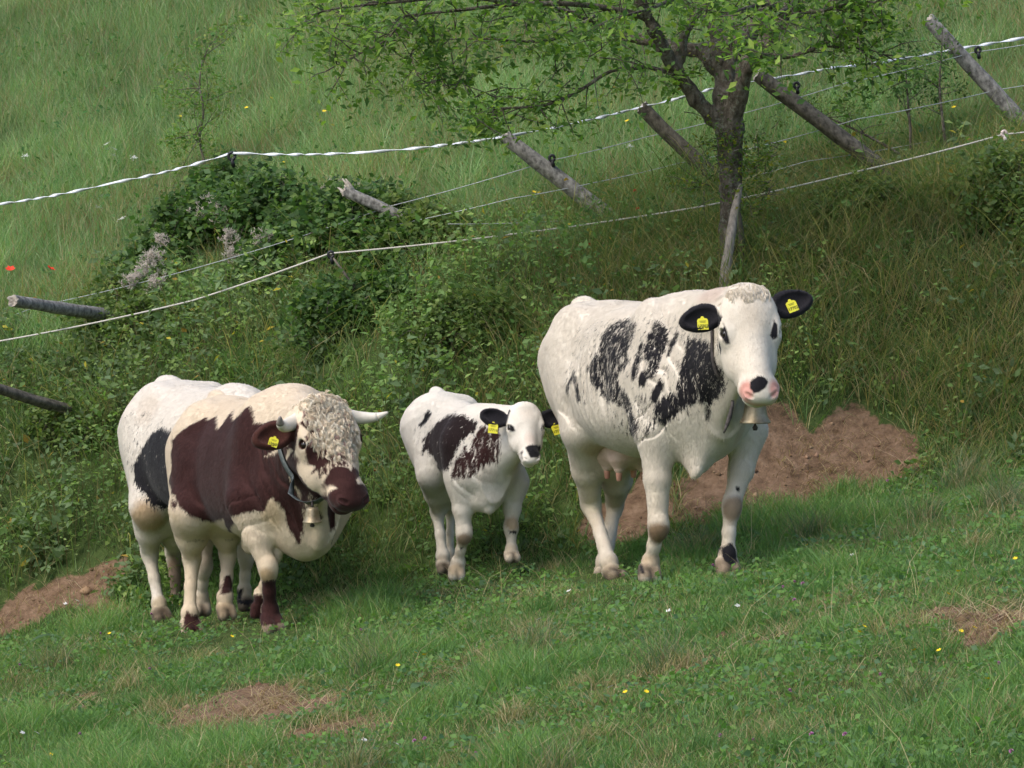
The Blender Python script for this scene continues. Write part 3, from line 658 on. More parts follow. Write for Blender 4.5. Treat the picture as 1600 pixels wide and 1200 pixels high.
# coat markings: outlines in each animal's own side, front or face view (metres; face view in head units)
PATCH = {
 'cow': [
  {'sp': 'side', 'poly': [(0.298, 1.249), (0.438, 1.228), (0.438, 1.161), (0.409, 1.095), (0.441, 1.041), (0.382, 1.001), (0.322, 0.961), (0.359, 0.921), (0.439, 0.868), (0.472, 0.801), (0.508, 0.734), (0.505, 0.668), (0.334, 0.677), (0.391, 0.746), (0.367, 0.813), (0.331, 0.827), (0.304, 0.84), (0.196, 0.867), (0.171, 0.907), (0.121, 0.935), (0.08, 0.975), (0.045, 1.016), (0.126, 1.07), (0.147, 1.11), (0.127, 1.164), (0.159, 1.218), (0.223, 1.244)], 'rag': 0.04, 'cap': 0.009},
  {'sp': 'side', 'poly': [(0.542, 1.239), (0.59, 1.212), (0.624, 1.171), (0.627, 1.118), (0.615, 1.079), (0.613, 1.026), (0.609, 0.944), (0.583, 0.974), (0.564, 1.04), (0.529, 1.08), (0.506, 1.107), (0.524, 1.147), (0.535, 1.186)], 'rag': 0.03, 'cap': 0.01},
  {'sp': 'side', 'poly': [(0.677, 1.187), (0.705, 1.17), (0.667, 1.085), (0.644, 1.059), (0.638, 1.118)], 'rag': 0.016, 'cap': 0.006},
  {'sp': 'side', 'poly': [(0.495, 1.154), (0.519, 1.107), (0.53, 1.014), (0.525, 0.961), (0.484, 0.948), (0.481, 1.028), (0.483, 1.094)], 'rag': 0.018, 'cap': 0.006},
  {'sp': 'side', 'poly': [(0.558, 1.007), (0.584, 0.961), (0.565, 0.918), (0.54, 0.921), (0.533, 0.974)], 'rag': 0.01},
  {'sp': 'side', 'poly': [(0.771, 1.157), (1, 1.128), (1.02, 1.05), (1.047, 0.997), (1.004, 0.905), (0.942, 0.865), (0.866, 0.825), (0.838, 0.839), (0.802, 0.833), (0.769, 0.82), (0.726, 0.787), (0.637, 0.731), (0.613, 0.747), (0.602, 0.801), (0.639, 0.854), (0.673, 0.88), (0.739, 0.887), (0.744, 0.933), (0.755, 0.999), (0.754, 1.051), (0.782, 1.091)], 'rag': 0.038, 'cap': 0.015},
  {'sp': 'side', 'poly': [(0.645, 0.96), (0.669, 0.933), (0.623, 0.827), (0.598, 0.854), (0.606, 0.907)], 'rag': 0.01},
  {'sp': 'side', 'poly': [(-0.2, 1.002), (-0.089, 0.961), (-0.054, 0.845), (-0.112, 0.844), (-0.128, 0.92), (-0.205, 0.947), (-0.265, 0.871), (-0.29, 0.905), (-0.223, 0.96)], 'rag': 0.014, 'cap': 0.004},
  {'sp': 'side', 'poly': [(0.529, 0.908), (0.616, 0.881), (0.606, 0.694), (0.524, 0.641), (0.504, 0.748)], 'rag': 0.03, 'cap': 0.01, 'off': -0.014},
  {'sp': 'side', 'poly': [(-0.305, 1.235), (0.425, 1.281), (1.177, 1.246), (1.273, 1.154), (0.972, 0.851), (0.616, 0.694), (0.286, 0.635), (0.166, 0.799), (-0.308, 0.85)], 'rag': 0.042, 'cap': 0.01, 'off': -0.025},
  {'sp': 'side', 'poly': [(0.846, 0.825), (0.854, 0.798), (0.825, 0.752), (0.824, 0.772)], 'rag': 0.01},
  {'sp': 'face', 'poly': [(-0.139, 0.162), (-0.13, 0.18), (-0.121, 0.218), (-0.111, 0.263), (-0.126, 0.262), (-0.139, 0.244), (-0.149, 0.198), (-0.134, 0.181)], 'rag': 0.003},
  {'sp': 'face', 'poly': [(0.108, 0.165), (0.123, 0.185), (0.12, 0.245), (0.093, 0.257), (0.08, 0.24), (0.092, 0.205)], 'rag': 0.003},
  {'sp': 'face', 'poly': [(-0.038, 0.469), (-0.008, 0.458), (0.021, 0.468), (0.035, 0.486), (0.017, 0.515), (-0.013, 0.534), (-0.037, 0.533), (-0.051, 0.507), (-0.05, 0.481)], 'rag': 0.003, 'fmin': -0.06},
  {'sp': 'front', 'poly': [(0.078, 0.121), (0.125, 0.144), (0.139, 0.111), (0.143, 0.046), (0.1, 0.031), (0.072, 0.051), (0.067, 0.094)], 'rag': 0.008, 'x0': 0.54, 'x1': 0.72},
  {'sp': 'front', 'poly': [(0.166, 0.417), (0.185, 0.414), (0.18, 0.39), (0.165, 0.399)], 'rag': 0.003, 'x0': 0.515, 'x1': 0.695},
  {'sp': 'front', 'poly': [(-0.291, 0.048), (-0.282, 0.057), (-0.301, 0.003), (-0.317, -0), (-0.302, 0.03)], 'rag': 0.003, 'x0': 0.365, 'x1': 0.545},
  {'sp': 'ears', 't': 0.03, 'rag': 0.004},
 ],
 'calf': [
  {'sp': 'side', 'poly': [(-0.027, 0.82), (0.03, 0.85), (0.105, 0.878), (0.272, 0.889), (0.329, 0.872), (0.381, 0.862), (0.388, 0.824), (0.359, 0.792), (0.347, 0.762), (0.343, 0.723), (0.331, 0.683), (0.312, 0.651), (0.301, 0.601), (0.005, 0.564), (0.012, 0.615), (-0.031, 0.641), (-0.066, 0.667), (-0.105, 0.653), (-0.121, 0.711), (-0.1, 0.753), (-0.051, 0.788)], 'rag': 0.03, 'cap': 0.018, 'col': (0.018, 0.01, 0.01)},
  {'sp': 'side', 'poly': [(0.402, 0.835), (0.604, 0.871), (0.526, 0.817), (0.552, 0.713), (0.522, 0.666), (0.484, 0.648), (0.467, 0.637), (0.451, 0.616), (0.425, 0.576), (0.389, 0.569), (0.359, 0.577), (0.333, 0.555), (0.323, 0.603), (0.329, 0.653), (0.349, 0.684), (0.37, 0.735), (0.394, 0.708), (0.393, 0.756), (0.397, 0.795)], 'rag': 0.032, 'cap': 0.01, 'col': (0.034, 0.013, 0.012)},
  {'sp': 'side', 'poly': [(-0.138, 0.873), (-0.112, 0.856), (-0.12, 0.82), (-0.153, 0.777), (-0.169, 0.786), (-0.148, 0.828)], 'rag': 0.012, 'col': (0.013, 0.012, 0.015)},
  {'sp': 'side', 'poly': [(-0.221, 0.851), (-0.096, 0.882), (0.333, 0.906), (0.601, 0.856), (0.471, 0.588), (0.331, 0.515), (-0.047, 0.529), (-0.169, 0.656)], 'rag': 0.028, 'cap': 0.01, 'off': -0.022, 'col': (0.013, 0.012, 0.015)},
  {'sp': 'face', 'poly': [(-0.16, 0.18), (-0.144, 0.19), (-0.121, 0.214), (-0.11, 0.253), (-0.128, 0.258), (-0.155, 0.245), (-0.16, 0.206)], 'rag': 0.002, 'col': (0.013, 0.012, 0.015)},
  {'sp': 'face', 'poly': [(0.143, 0.187), (0.124, 0.234), (0.13, 0.254), (0.141, 0.248)], 'rag': 0.002, 'col': (0.013, 0.012, 0.015)},
  {'sp': 'face', 'poly': [(-0.047, 0.435), (-0.022, 0.423), (0.037, 0.416), (0.113, 0.371), (0.12, 0.389), (0.087, 0.493), (0.057, 0.535), (-0.014, 0.54), (-0.027, 0.511), (-0.04, 0.478)], 'rag': 0.002, 'col': (0.013, 0.012, 0.015), 'fmin': -0.2},
  {'sp': 'face', 'poly': [(-0.085, 0.459), (-0.071, 0.449), (-0.068, 0.47), (-0.079, 0.493), (-0.075, 0.534), (-0.086, 0.508)], 'rag': 0.002, 'col': (0.013, 0.012, 0.015), 'fmin': -0.2},
  {'sp': 'front', 'poly': [(0.105, 0.225), (-0.148, 0.315), (-0.155, 0.274), (0.094, 0.188)], 'rag': 0.004, 'col': (0.013, 0.012, 0.015), 'x0': -0.116, 'x1': 0.064},
  {'sp': 'front', 'poly': [(-0.13, 0.192), (-0.115, 0.196), (-0.123, 0.174)], 'rag': 0.003, 'col': (0.013, 0.012, 0.015), 'x0': 0.21, 'x1': 0.39},
  {'sp': 'front', 'poly': [(0.118, 0.283), (0.167, 0.281), (0.164, 0.261), (0.12, 0.264)], 'rag': 0.008, 'off': -0.002, 'col': (0.013, 0.012, 0.015), 'x0': 0.275, 'x1': 0.455},
  {'sp': 'hball', 'c': [-0.139, 0.207, -0.046], 'r': [0.03, 0.03, 0.034], 'rag': 0.001, 'col': (0.013, 0.012, 0.015)},
  {'sp': 'hball', 'c': [0.139, 0.207, -0.046], 'r': [0.03, 0.03, 0.034], 'rag': 0.001, 'col': (0.013, 0.012, 0.015)},
  {'sp': 'ears', 't': 0.02, 'rag': 0.003, 'col': (0.013, 0.012, 0.015)},
 ],
 'bull': [
  {'sp': 'side', 'poly': [(0.408, 1.125), (0.455, 1.094), (0.491, 1.039), (1.013, 1.013), (0.605, 0.866), (1.041, 0.952), (1.026, 0.975), (1.039, 0.974), (0.885, 0.853), (0.815, 0.697), (0.792, 0.619), (0.726, 0.489), (0.707, 0.437), (0.681, 0.41), (0.681, 0.462), (0.674, 0.513), (0.693, 0.591), (0.692, 0.629), (0.667, 0.667), (0.636, 0.628), (0.603, 0.582), (0.55, 0.587), (0.515, 0.58), (0.473, 0.56), (0.426, 0.558), (-0.321, 0.373), (-0.022, 0.462), (0.087, 0.522), (0.017, 0.512), (-0.165, 0.488), (-0.174, 0.509), (-0.193, 0.542), (-0.227, 0.574), (-0.286, 0.623), (-0.533, 0.688), (-0.42, 0.757), (-0.455, 0.838), (-0.448, 0.885), (-0.511, 0.965), (-0.459, 0.915), (-0.384, 0.97), (-0.329, 1.004), (-0.272, 1.037), (-0.225, 1.025), (-0.177, 1.053), (-0.012, 0.982), (0.015, 1.021), (-0.002, 1.084), (0.14, 1.039), (0.353, 1.073)], 'rag': 0.011, 'ymax': 0.1},
  {'sp': 'side', 'poly': [(-0.33, 0.621), (-0.243, 0.587), (-0.246, 0.554), (-0.283, 0.572)], 'rag': 0.004},
  {'sp': 'face', 'poly': [(-0.14, 0.177), (-0.153, 0.239), (-0.137, 0.294), (-0.116, 0.321), (-0.133, 0.345), (-0.024, 0.33), (0.034, 0.37), (-0.069, 0.504), (0.106, 0.398), (0.035, 0.386), (-0.016, 0.309), (-0.086, 0.235)], 'rag': 0.008, 'fmin': -0.5},
  {'sp': 'face', 'poly': [(-0.09, 0.403), (-0.072, 0.362), (-0.041, 0.363), (-0.003, 0.387), (0.022, 0.435), (0.013, 0.504), (-0.007, 0.55), (-0.066, 0.546), (-0.067, 0.48), (-0.08, 0.427)], 'rag': 0.004, 'fmin': -0.5},
  {'sp': 'face', 'poly': [(-0.13, 0.097), (-0.104, 0.122), (-0.091, 0.197), (-0.1, 0.252), (-0.121, 0.258), (-0.141, 0.208), (-0.15, 0.181), (-0.119, 0.175), (-0.132, 0.146), (-0.149, 0.109)], 'rag': 0.003, 'fmin': -0.5},
  {'sp': 'face', 'poly': [(-0.053, 0.283), (0.007, 0.317), (0.014, 0.377), (-0.044, 0.375), (-0.09, 0.373), (-0.113, 0.376), (-0.103, 0.322)], 'rag': 0.02, 'cap': 0.004, 'off': -0.002, 'fmin': -0.5},
  {'sp': 'leg', 'a': [0.541, -0.219, 0.223], 'b': [0.556, -0.193, -0.005], 'rad': 0.1, 'rag': 0.008},
  {'sp': 'leg', 'a': [0.309, -0.188, 0.129], 'b': [0.331, -0.193, 0.009], 'rad': 0.07, 'rag': 0.008},
  {'sp': 'hball', 'c': [0, 0.53, -0.06], 'r': [0.15, 0.085, 0.13], 'rag': 0.008},
  {'sp': 'hball', 'c': [-0.05, 0.34, -0.24], 'r': [0.12, 0.16, 0.1], 'rag': 0.012},
  {'sp': 'front', 'poly': [(-0.084, 0.181), (-0.054, 0.186), (-0.054, 0.125), (-0.071, 0.099), (-0.142, 0.087), (-0.111, 0.136)], 'rag': 0.005, 'x0': -0.427, 'x1': -0.247},
  {'sp': 'front', 'poly': [(-0.304, 0.003), (-0.284, -0.019), (-0.244, -0.016), (-0.244, -0.066), (-0.273, -0.102), (-0.342, -0.1), (-0.325, -0.04)], 'rag': 0.01, 'x0': -0.422, 'x1': -0.242},
  {'sp': 'hball', 'c': [-0.139, 0.207, -0.046], 'r': [0.03, 0.032, 0.034], 'rag': 0.001, 'col': (0.05, 0.018, 0.01)},
  {'sp': 'hball', 'c': [0.139, 0.207, -0.046], 'r': [0.03, 0.032, 0.034], 'rag': 0.001, 'col': (0.05, 0.018, 0.01)},
  {'sp': 'ears', 't': 0, 'rag': 0.004, 'col': (0.055, 0.019, 0.014)},
 ],
 'back': [
  {'sp': 'side', 'poly': [(-0.042, 1.017), (0.087, 1.011), (0.276, 1.008), (0.375, 0.668), (-0.174, 0.556), (-0.167, 0.565), (-0.183, 0.584), (-0.207, 0.626), (-0.252, 0.665), (-0.304, 0.703), (-0.317, 0.784), (-0.265, 0.842), (-0.23, 0.884), (-0.173, 0.942), (-0.106, 0.987)], 'rag': 0.034, 'cap': 0.02},
  {'sp': 'side', 'poly': [(-0.47, 1.076), (-0.313, 1.097), (-0.024, 1.071), (0.085, 0.591), (-0.196, 0.573), (-0.442, 0.809)], 'rag': 0.03, 'cap': 0.01, 'off': -0.022},
  {'sp': 'front', 'poly': [(-0.013, 0.15), (0.008, 0.158), (-0.007, 0.107), (-0.031, 0.087)], 'rag': 0.006, 'x0': 0.345, 'x1': 0.525},
  {'sp': 'front', 'poly': [(-0.028, 0.095), (0.053, 0.092), (0.022, 0.068), (-0.031, 0.074)], 'rag': 0.012, 'x0': 0.356, 'x1': 0.536},
  {'sp': 'ears', 't': 0.02, 'rag': 0.004},
 ],
}
STAIN = {
 'cow': [
  ('b', (0.578, -0.243, 0.194), (0.085, 0.085, 0.065), (0.2, 0.12, 0.06), 0.9),
  ('b', (0.631, 0.133, 0.309), (0.065, 0.075, 0.07), (0.2, 0.12, 0.06), 0.75),
  ('b', (-0.552, -0.051, 0.307), (0.05, 0.07, 0.05), (0.6, 0.55, 0.3), 0.3),
  ('b', (0.492, -0.244, 0.043), (0.07, 0.08, 0.05), (0.5, 0.34, 0.18), 0.55),
  ('b', (-0.263, -0.079, -0.03), (0.09, 0.09, 0.04), (0.42, 0.33, 0.22), 0.6),
  ('b', (0.674, 0.068, 0.032), (0.09, 0.09, 0.04), (0.3, 0.2, 0.12), 0.7),
  ('b', (0.512, -0.254, 0.004), (0.09, 0.09, 0.03), (0.2, 0.15, 0.09), 0.9),
  ('b', (-0.23, -0.11, -0.069), (0.1, 0.1, 0.03), (0.22, 0.17, 0.1), 0.9),
  ('b', (0.94, -0.115, 1.364), (0.18, 0.14, 0.05), (0.6, 0.44, 0.36), 0.5),
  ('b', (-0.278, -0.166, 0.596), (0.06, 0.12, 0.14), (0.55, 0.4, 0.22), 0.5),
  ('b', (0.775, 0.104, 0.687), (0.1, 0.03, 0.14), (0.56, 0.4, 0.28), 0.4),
  ('h', (-0.062, 0.515, -0.02), (0.042, 0.05, 0.06), (0.62, 0.27, 0.22), 0.85),
  ('h', (0.062, 0.515, -0.02), (0.042, 0.05, 0.06), (0.62, 0.27, 0.22), 0.85),
  ('h', (0, 0.555, -0.06), (0.08, 0.04, 0.05), (0.62, 0.27, 0.22), 0.6),
  ('h', (0, 0.15, 0), (0.07, 0.12, 0.06), (0.56, 0.46, 0.34), 0.45),
 ],
 'calf': [
  ('b', (0.346, -0.128, 0.235), (0.055, 0.055, 0.04), (0.2, 0.12, 0.06), 0.8),
  ('b', (0.366, 0.141, 0.318), (0.045, 0.05, 0.045), (0.4, 0.26, 0.12), 0.7),
  ('b', (0.29, -0.146, 0.07), (0.05, 0.05, 0.04), (0.36, 0.26, 0.14), 0.7),
  ('b', (-0.137, -0.054, 0.021), (0.05, 0.05, 0.04), (0.4, 0.32, 0.22), 0.6),
  ('b', (-0.044, -0.114, 0.488), (0.1, 0.1, 0.1), (0.55, 0.5, 0.46), 0.3),
  ('b', (0.471, -0.043, 0.588), (0.08, 0.06, 0.06), (0.6, 0.5, 0.4), 0.4),
  ('h', (0, 0.12, 0), (0.09, 0.14, 0.06), (0.6, 0.5, 0.4), 0.5),
  ('h', (0, 0.36, 0), (0.06, 0.1, 0.06), (0.6, 0.44, 0.36), 0.5),
 ],
 'bull': [
  ('b', (0.565, -0.219, 0.25), (0.06, 0.06, 0.05), (0.4, 0.26, 0.12), 0.7),
  ('b', (-0.234, -0.133, 0.014), (0.06, 0.06, 0.05), (0.5, 0.34, 0.18), 0.6),
  ('b', (-0.287, -0.31, -0.093), (0.06, 0.06, 0.025), (0.45, 0.36, 0.25), 0.6),
  ('b', (0.555, -0.207, -0.011), (0.08, 0.08, 0.03), (0.25, 0.17, 0.12), 0.8),
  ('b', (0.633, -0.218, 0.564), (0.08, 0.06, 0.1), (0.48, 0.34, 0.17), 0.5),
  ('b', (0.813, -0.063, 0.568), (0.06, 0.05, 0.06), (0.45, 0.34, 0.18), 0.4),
  ('h', (-0.12, 0.24, -0.05), (0.03, 0.035, 0.05), (0.35, 0.12, 0.05), 0.9),
  ('h', (-0.02, 0.545, -0.03), (0.05, 0.04, 0.05), (0.42, 0.24, 0.19), 0.8),
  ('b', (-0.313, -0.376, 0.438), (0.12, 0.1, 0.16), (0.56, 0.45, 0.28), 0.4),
  ('b', (0.155, -0.31, 0.643), (0.03, 0.03, 0.1), (0.2, 0.06, 0.04), 0),
 ],
 'back': [
  ('b', (-0.22, -0.29, 0.488), (0.12, 0.12, 0.14), (0.5, 0.32, 0.15), 0.75),
  ('b', (-0.374, -0.145, 0.001), (0.07, 0.07, 0.05), (0.42, 0.32, 0.18), 0.6),
  ('b', (-0.317, -0.183, -0.054), (0.1, 0.1, 0.04), (0.12, 0.09, 0.06), 0.9),
  ('b', (-0.609, -0.002, 0.112), (0.07, 0.07, 0.16), (0.22, 0.12, 0.07), 0.8),
  ('b', (-0.293, -0.259, 1.098), (0.12, 0.1, 0.1), (0.6, 0.5, 0.4), 0.4),
  ('b', (0.445, -0.248, 0.351), (0.08, 0.08, 0.1), (0.3, 0.2, 0.12), 0.3),
 ],
}
# ---- the white cow in front
def make_cow():
    s = Beast((.715, 20.6), R(-66), .045, -.05); s.unit = 1.0; b = s.b
    b.loft([(-.90, 1.16, .92, .06), (-.85, 1.27, .86, .16), (-.76, 1.33, .78, .22), (-.60, 1.345, .72, .27), (-.42, 1.35, .66, .31), (-.2, 1.335, .58, .345), (.05, 1.33, .55, .365),
            (.25, 1.34, .56, .36), (.45, 1.35, .58, .305), (.62, 1.30, .56, .245), (.74, 1.20, .60, .19), (.82, 1.1, .68, .10)], .06, 2.3)
    for g in (-1, 1):
        b.ell([-.45, g * .20, 1.25], (.12, .06, .06), .10)                 # hook bones
        b.ell([-.82, g * .11, 1.18], (.06, .06, .06), .08)                   # pin bones
        b.ell([.42, g * .19, 1.1], (.13, .10, .24), .09)                      # shoulder blade
        b.ell([.64, g * .14, .86], (.12, .10, .14), .10)                      # point of the shoulder
        b.ell([.1, g * .20, .98], (.3, .15, .3), .08)
    b.ell([-.80, 0, 1.33], (.10, .04, .045), .06)
    for g in (-1, 1):
        b.ell([-.24, g * .43, 1.12], (.13, .10, .15), .08, op='s')           # hollow of the flank
        b.ell([-.66, g * .33, 1.22], (.12, .07, .08), .07, op='s')           # dip between hook and pin
        b.ell([.22, g * .45, .98], (.05, .09, .25), .07, op='s')              # behind the shoulder
    s.rib = .0035
    s.head_frame(1168, 452, 1.28, R(9), R(66), R(-2), 1.0)
    b.cone([.46, 0, 1.16], s.hp(0, .04, -.16), .20, .125, .10, sq=((0, 1, 0), .8))
    b.cone([.60, 0, .95], s.hp(0, .2, -.26), .24, .10, .10, sq=((0, 1, 0), .85))
    b.cone([.66, 0, .76], s.hp(0, .3, -.24), .11, .05, .10, sq=((0, 1, 0), .5))     # dewlap
    b.chain([[.48, -.02, .74], [.60, -.03, .665], [.64, -.05, .56]], [.16, .10, .05], .12)
    b.cone([.60, -.03, .64], [.68, -.09, .50], .11, .025, .13, sq=((0, 1, 0), .6))
    s.head(1.0, earp=(((-.11, .085, -.085), (-.325, .125, -.10), .068, (.15, .1, 1)), ((.11, .075, -.085), (.335, .02, -.09), .072, (-.15, .1, 1))))
    J = s.J
    s.leg_front(J(1026, 690, .50), J(1029, 822, .53), J(1016, 878, .44), J(1011, 903, .47), 1.05, .20)
    s.leg_front(J(1168, 690, .50), J(1143, 792, .58), J(1136, 865, .60), J(1135, 893, .63), 1.0, .20)
    s.leg_hind([-.56, -.125, 1.02], J(912, 670, -.36), J(924, 788, -.62), J(951, 878, -.36), J(963, 906, -.28), 1.02)
    s.leg_hind([-.58, .15, 1.02], J(965, 705, -.44), J(961, 790, -.82), J(944, 878, -.70), J(943, 909, -.64), 1.0)
    s.folds = [((.62, -.2, .95), (.22, .3, .3), .010, (16, 10, 2)), ((.5, -.2, .72), (.3, .3, .16), .008, (12, -14, 3)), ((-.3, -.3, .75), (.2, .3, .14), .008, (12, 14, 3))]
    s.finish('white_cow', 'largest hornless white cow with black flecks on its side, black ears and a metal bell', 'cow')
    tail(s, -.86, 1.33, .85)
    udder(s, [-.32, 0, .60], (.17, .14, .12), [(-.24, -.07, .49), (-.36, -.08, .50), (-.24, .07, .49), (-.36, .07, .50)])
    eyes(s, 1.0)
    return s
cow = make_cow()
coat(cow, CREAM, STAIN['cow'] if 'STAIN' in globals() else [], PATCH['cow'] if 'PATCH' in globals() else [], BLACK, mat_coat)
# ---- the calf
def make_calf():
    s = Beast((-.27, 21.77), R(-68), -.05, -.05); u = s.unit = .66; b = s.b
    b.loft([(-.47, .84, .66, .04), (-.44, .90, .60, .09), (-.37, .93, .57, .13), (-.26, .935, .55, .16), (-.1, .92, .52, .165), (.05, .91, .50, .168),
            (.18, .92, .47, .175), (.30, .91, .43, .15), (.39, .86, .42, .12), (.45, .78, .46, .07)], .04, 2.3)
    for g in (-1, 1):
        b.ell([-.22, g * .105, .875], (.06, .035, .035), .07)
        b.ell([.22, g * .10, .75], (.08, .06, .14), .06)
        b.ell([.36, g * .085, .60], (.07, .06, .08), .06)
    b.ell([-.42, 0, .93], (.06, .028, .03), .04)
    for g in (-1, 1): b.ell([-.14, g * .225, .77], (.09, .06, .10), .06, op='s'); b.ell([.12, g * .235, .66], (.04, .05, .16), .05, op='s')
    s.head_frame(819, 633, .62, R(13), R(58), R(0), .585)
    b.cone([.26, 0, .80], s.hp(0, .06, -.17), .125, .08, .07, sq=((0, 1, 0), .8))
    b.cone([.34, 0, .64], s.hp(0, .22, -.22), .14, .07, .07, sq=((0, 1, 0), .85))
    b.chain([[.28, 0, .50], [.36, -.01, .445], [.41, -.01, .40]], [.09, .055, .02], .08)
    s.head(1.16, muz=.92, jaw=.9, earp=(((-.13, .12, -.09), (-.38, .03, -.10), .085, (.1, .2, 1)), ((.13, .12, -.09), (.38, .06, -.10), .085, (-.1, .2, 1))))
    J = s.J
    s.leg_front(J(721, 765, .27), J(725, 835, .31), J(716, 879, .24), J(711, 901, .27), .78, .115, .26, z0=.60)
    s.leg_front(J(803, 770, .27), J(798, 826, .33), J(799, 859, .36), J(799, 874, .40), .72, .115, .26, z0=.60)
    s.leg_hind([-.30, -.08, .72], J(678, 740, -.14), J(684, 802, -.32), J(692, 869, -.22), J(693, 892, -.17), .74)
    s.leg_hind([-.30, .08, .72], J(703, 750, -.20), J(705, 800, -.40), J(702, 865, -.36), J(703, 886, -.30), .62)
    s.folds = [((.38, -.1, .62), (.14, .2, .2), .006, (24, 14, 3))]
    s.finish('calf', 'small white calf with dark brown side patches and yellow tags in both black ears', 'calf', .010)
    tail(s, -.46, .92, .5, k=.6)
    eyes(s, 1.16, .026)
    return s
calf = make_calf()
coat(calf, (.75, .70, .62), STAIN['calf'] if 'STAIN' in globals() else [], PATCH['calf'] if 'PATCH' in globals() else [], BROWN, mat_coat)
# ---- the bull
def make_bull():
    s = Beast((-1.31, 21.62), R(-64), .02, -.05); u = s.unit = .9; b = s.b
    b.loft([(-.76, .98, .62, .07), (-.72, 1.08, .56, .17), (-.62, 1.13, .50, .25), (-.48, 1.14, .46, .29), (-.25, 1.125, .42, .30), (0, 1.13, .40, .31),
            (.2, 1.16, .40, .315), (.38, 1.215, .38, .30), (.52, 1.20, .36, .26), (.64, 1.10, .36, .21), (.72, 1.0, .42, .12)], .05, 2.35)
    for g in (-1, 1):
        b.ell([-.40, g * .18, 1.04], (.09, .05, .05), .09)
        b.ell([-.69, g * .10, 1.0], (.05, .05, .05), .07)
        b.ell([.36, g * .18, .93], (.14, .11, .22), .09)
        b.ell([.54, g * .16, .68], (.13, .11, .14), .09)
    b.ell([-.66, 0, 1.12], (.08, .04, .04), .05)
    s.head_frame(502, 624, 1.06, R(30), R(60), R(-4), 1.06)
    b.cone([.34, 0, .985], s.hp(0, .06, -.18), .19, .145, .12, sq=((0, 1, 0), .85))
    b.cone([.50, 0, .78], s.hp(0, .16, -.24), .27, .15, .12, sq=((0, 1, 0), .85))
    b.cone([.58, 0, .56], s.hp(0, .28, -.24), .14, .07, .10, sq=((0, 1, 0), .55))
    b.chain([[.42, 0, .54], [.56, 0, .43], [.64, 0, .40]], [.16, .09, .045], .10)
    b.cone([.58, 0, .66], [.70, 0, .47], .14, .045, .10, sq=((0, 1, 0), .5))
    b.chain([[-.1, 0, .42], [-.16, 0, .36], [-.05, 0, .34]], [.07, .05, .035], .06)            # sheath
    s.head(1.14, muz=1.02, jaw=1.02, earp=(((-.13, .10, -.10), (-.335, .11, -.16), .07, (.3, .1, 1)), ((.13, .10, -.10), (.27, .16, -.26), .07, (-.3, .1, 1))))
    J = s.J
    s.leg_front(J(386, 800, .42), J(419, 888, .52), J(422, 953, .46), J(425, 981, .50), 1.06, .19, .38, z0=.60)
    s.leg_front(J(440, 780, .40), J(428, 868, .46), J(408, 928, .34), J(401, 958, .30), .72, .19, .38, z0=.60)
    s.leg_hind([-.50, -.13, .80], J(298, 800, -.30), J(300, 875, -.48), J(297, 958, -.38), J(299, 988, -.34), 1.02)
    s.leg_hind([-.50, .13, .80], J(352, 800, -.34), J(356, 868, -.46), J(352, 933, -.30), J(353, 963, -.26), .92)
    s.folds = [((.66, -.15, .78), (.26, .35, .36), .013, (20, 9, 2)), ((.42, -.25, .55), (.3, .3, .16), .010, (12, -14, 3)), ((-.25, -.3, .55), (.2, .3, .14), .010, (12, 14, 3))]
    s.finish('bull', 'short horned bull, cream with a large dark red brown side and a curly forehead', 'bull')
    tail(s, -.74, 1.10, .8, k=.9)
    eyes(s, 1.16, .02)
    horn(s, [(-.11, .060, -.06), (-.17, .085, -.055), (-.225, .105, -.03), (-.262, .105, .01), (-.275, .09, .05)], [.036, .035, .029, .02, .005])
    horn(s, [(.11, .060, -.06), (.17, .085, -.055), (.225, .105, -.035), (.27, .12, .0), (.31, .12, .035)], [.036, .035, .029, .02, .005], True)
    return s
bull = make_bull()
coat(bull, (.73, .61, .46), STAIN['bull'] if 'STAIN' in globals() else [], PATCH['bull'] if 'PATCH' in globals() else [], BROWN, mat_coat)
